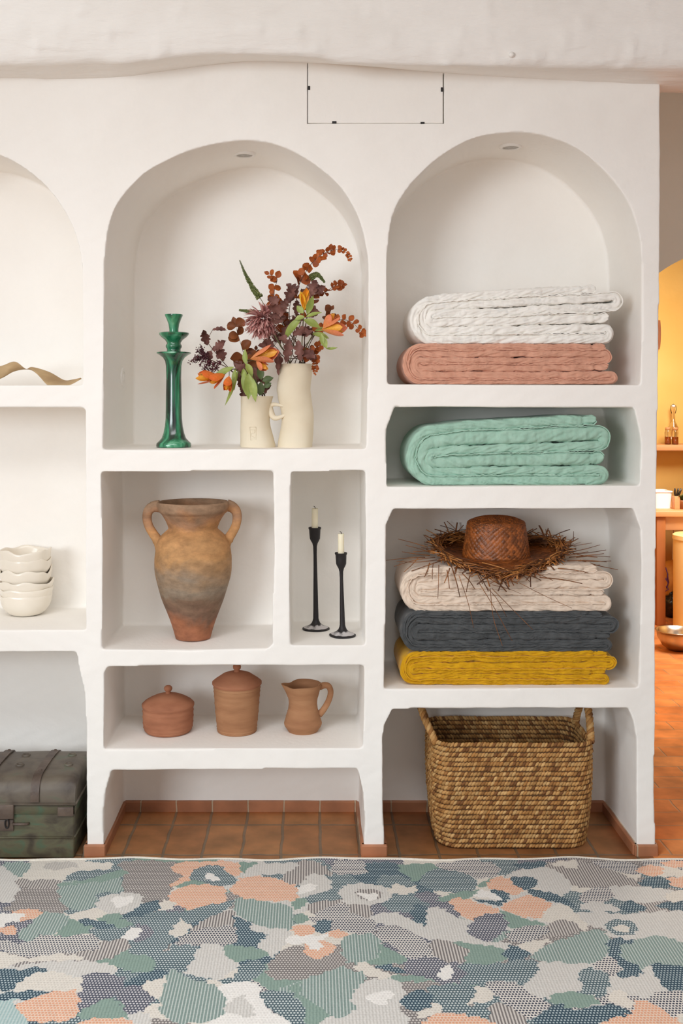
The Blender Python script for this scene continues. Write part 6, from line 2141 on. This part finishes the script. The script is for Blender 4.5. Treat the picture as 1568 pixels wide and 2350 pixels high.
# tan bag with purple print hanging under the table, dark sack on the floor
Yd = TYF + 0.28
t = thing('cloth_bag', 'tan cloth bag with purple print hanging under the table', 'bag', P(1537, 1330, Yd))
bm = new()
rings = []
for i in range(16):
    f_ = i / 15
    y_ = 1290 + (1366 - 1290) * f_
    xl_, xr_ = 1524 + 1 * f_, 1547 - 5 * f_ * f_
    a, c = P(xl_, y_ + 3 * math.sin(f_ * 3), Yd), P(xr_, y_ - 5 * (1 - f_), Yd)
    th = 0.012 + 0.022 * math.sin(PI * f_)
    ring = []
    for q in range(16):
        an = 2 * PI * q / 16
        p = (a + c) / 2 + (c - a) / 2 * math.cos(an) + Vector((0, th * math.sin(an), 0))
        ring.append(p)
    rings.append(ring)
loft(bm, rings, True, True)
bmesh.ops.recalc_face_normals(bm, faces=bm.faces)
bag_o = obj('body', bm, M_bag, t)
bm = new()
for line_ in ([(1528, 1302), (1533, 1318), (1531, 1330)], [(1527, 1326), (1534, 1338), (1530, 1350)], [(1529, 1345), (1535, 1352), (1527, 1357)], [(1532, 1318), (1535, 1338)]):
    tube(bm, [P(x_, y_, Yd - 0.032) for x_, y_ in line_], 0.004, 6)
obj('print', bm, M_purple, t)
bm = new()
tube(bm, [P(1545, 1284, Yd), P(1546, 1240, Yd + 0.1), P(1545, 1205, Yd + 0.2)], 0.004, 6)
obj('cord', bm, M_plastic, t)
Yd = TYF + 0.3
bm = new()
ctr = Vector((kx(1540, Yd), Yd, 0.085))
ret = bmesh.ops.create_icosphere(bm, subdivisions=4, radius=1.0)
for v in bm.verts:
    q = v.co.copy()
    f_ = 1 + 0.25 * fbm(q.x * 2, q.y * 2, q.z * 2, 3)
    v.co = Vector((ctr.x + q.x * 0.075 * f_, ctr.y + q.y * 0.10 * f_, max(ctr.z + q.z * 0.085 * f_, 0.0005)))
tag(obj('rubbish_sack', bm, M_dark, origin=(ctr.x, ctr.y, 0)), 'shiny black sack on the floor under the kitchen table', 'sack')

# brown pan handle / peel hanging on the yellow wall
Yd = 4.50
t = thing('chopping_paddle', 'brown wooden paddle hanging on the yellow kitchen wall', 'paddle', P(1510, 800, Yd))
bm = new()
rings = []
for f_ in np.linspace(0, 1, 24):
    y_ = 735 + 67 * f_
    w_ = (5.2 * math.sin(PI * min(1, 0.12 + f_ * 0.86)) ** 0.4 + 1.0)
    c = P(1510.5, y_, Yd)
    ww = w_ * K(Yd)
    rings.append([(c.x - ww, Yd - 0.008, c.z), (c.x + ww, Yd - 0.008, c.z), (c.x + ww, Yd + 0.008, c.z), (c.x - ww, Yd + 0.008, c.z)])
loft(bm, rings, True, True)
bmesh.ops.recalc_face_normals(bm, faces=bm.faces)
obj('blade', bm, M_brown, t, sharp=40)
bm = new()
c = P(1510.5, 735, Yd)
tube(bm, [Vector((c.x, Yd, c.z)), Vector((c.x, Yd + 0.02, c.z + 0.03)), Vector((c.x, 4.552, c.z + 0.05))], 0.003, 6)
obj('hanging_loop', bm, M_brown, t)
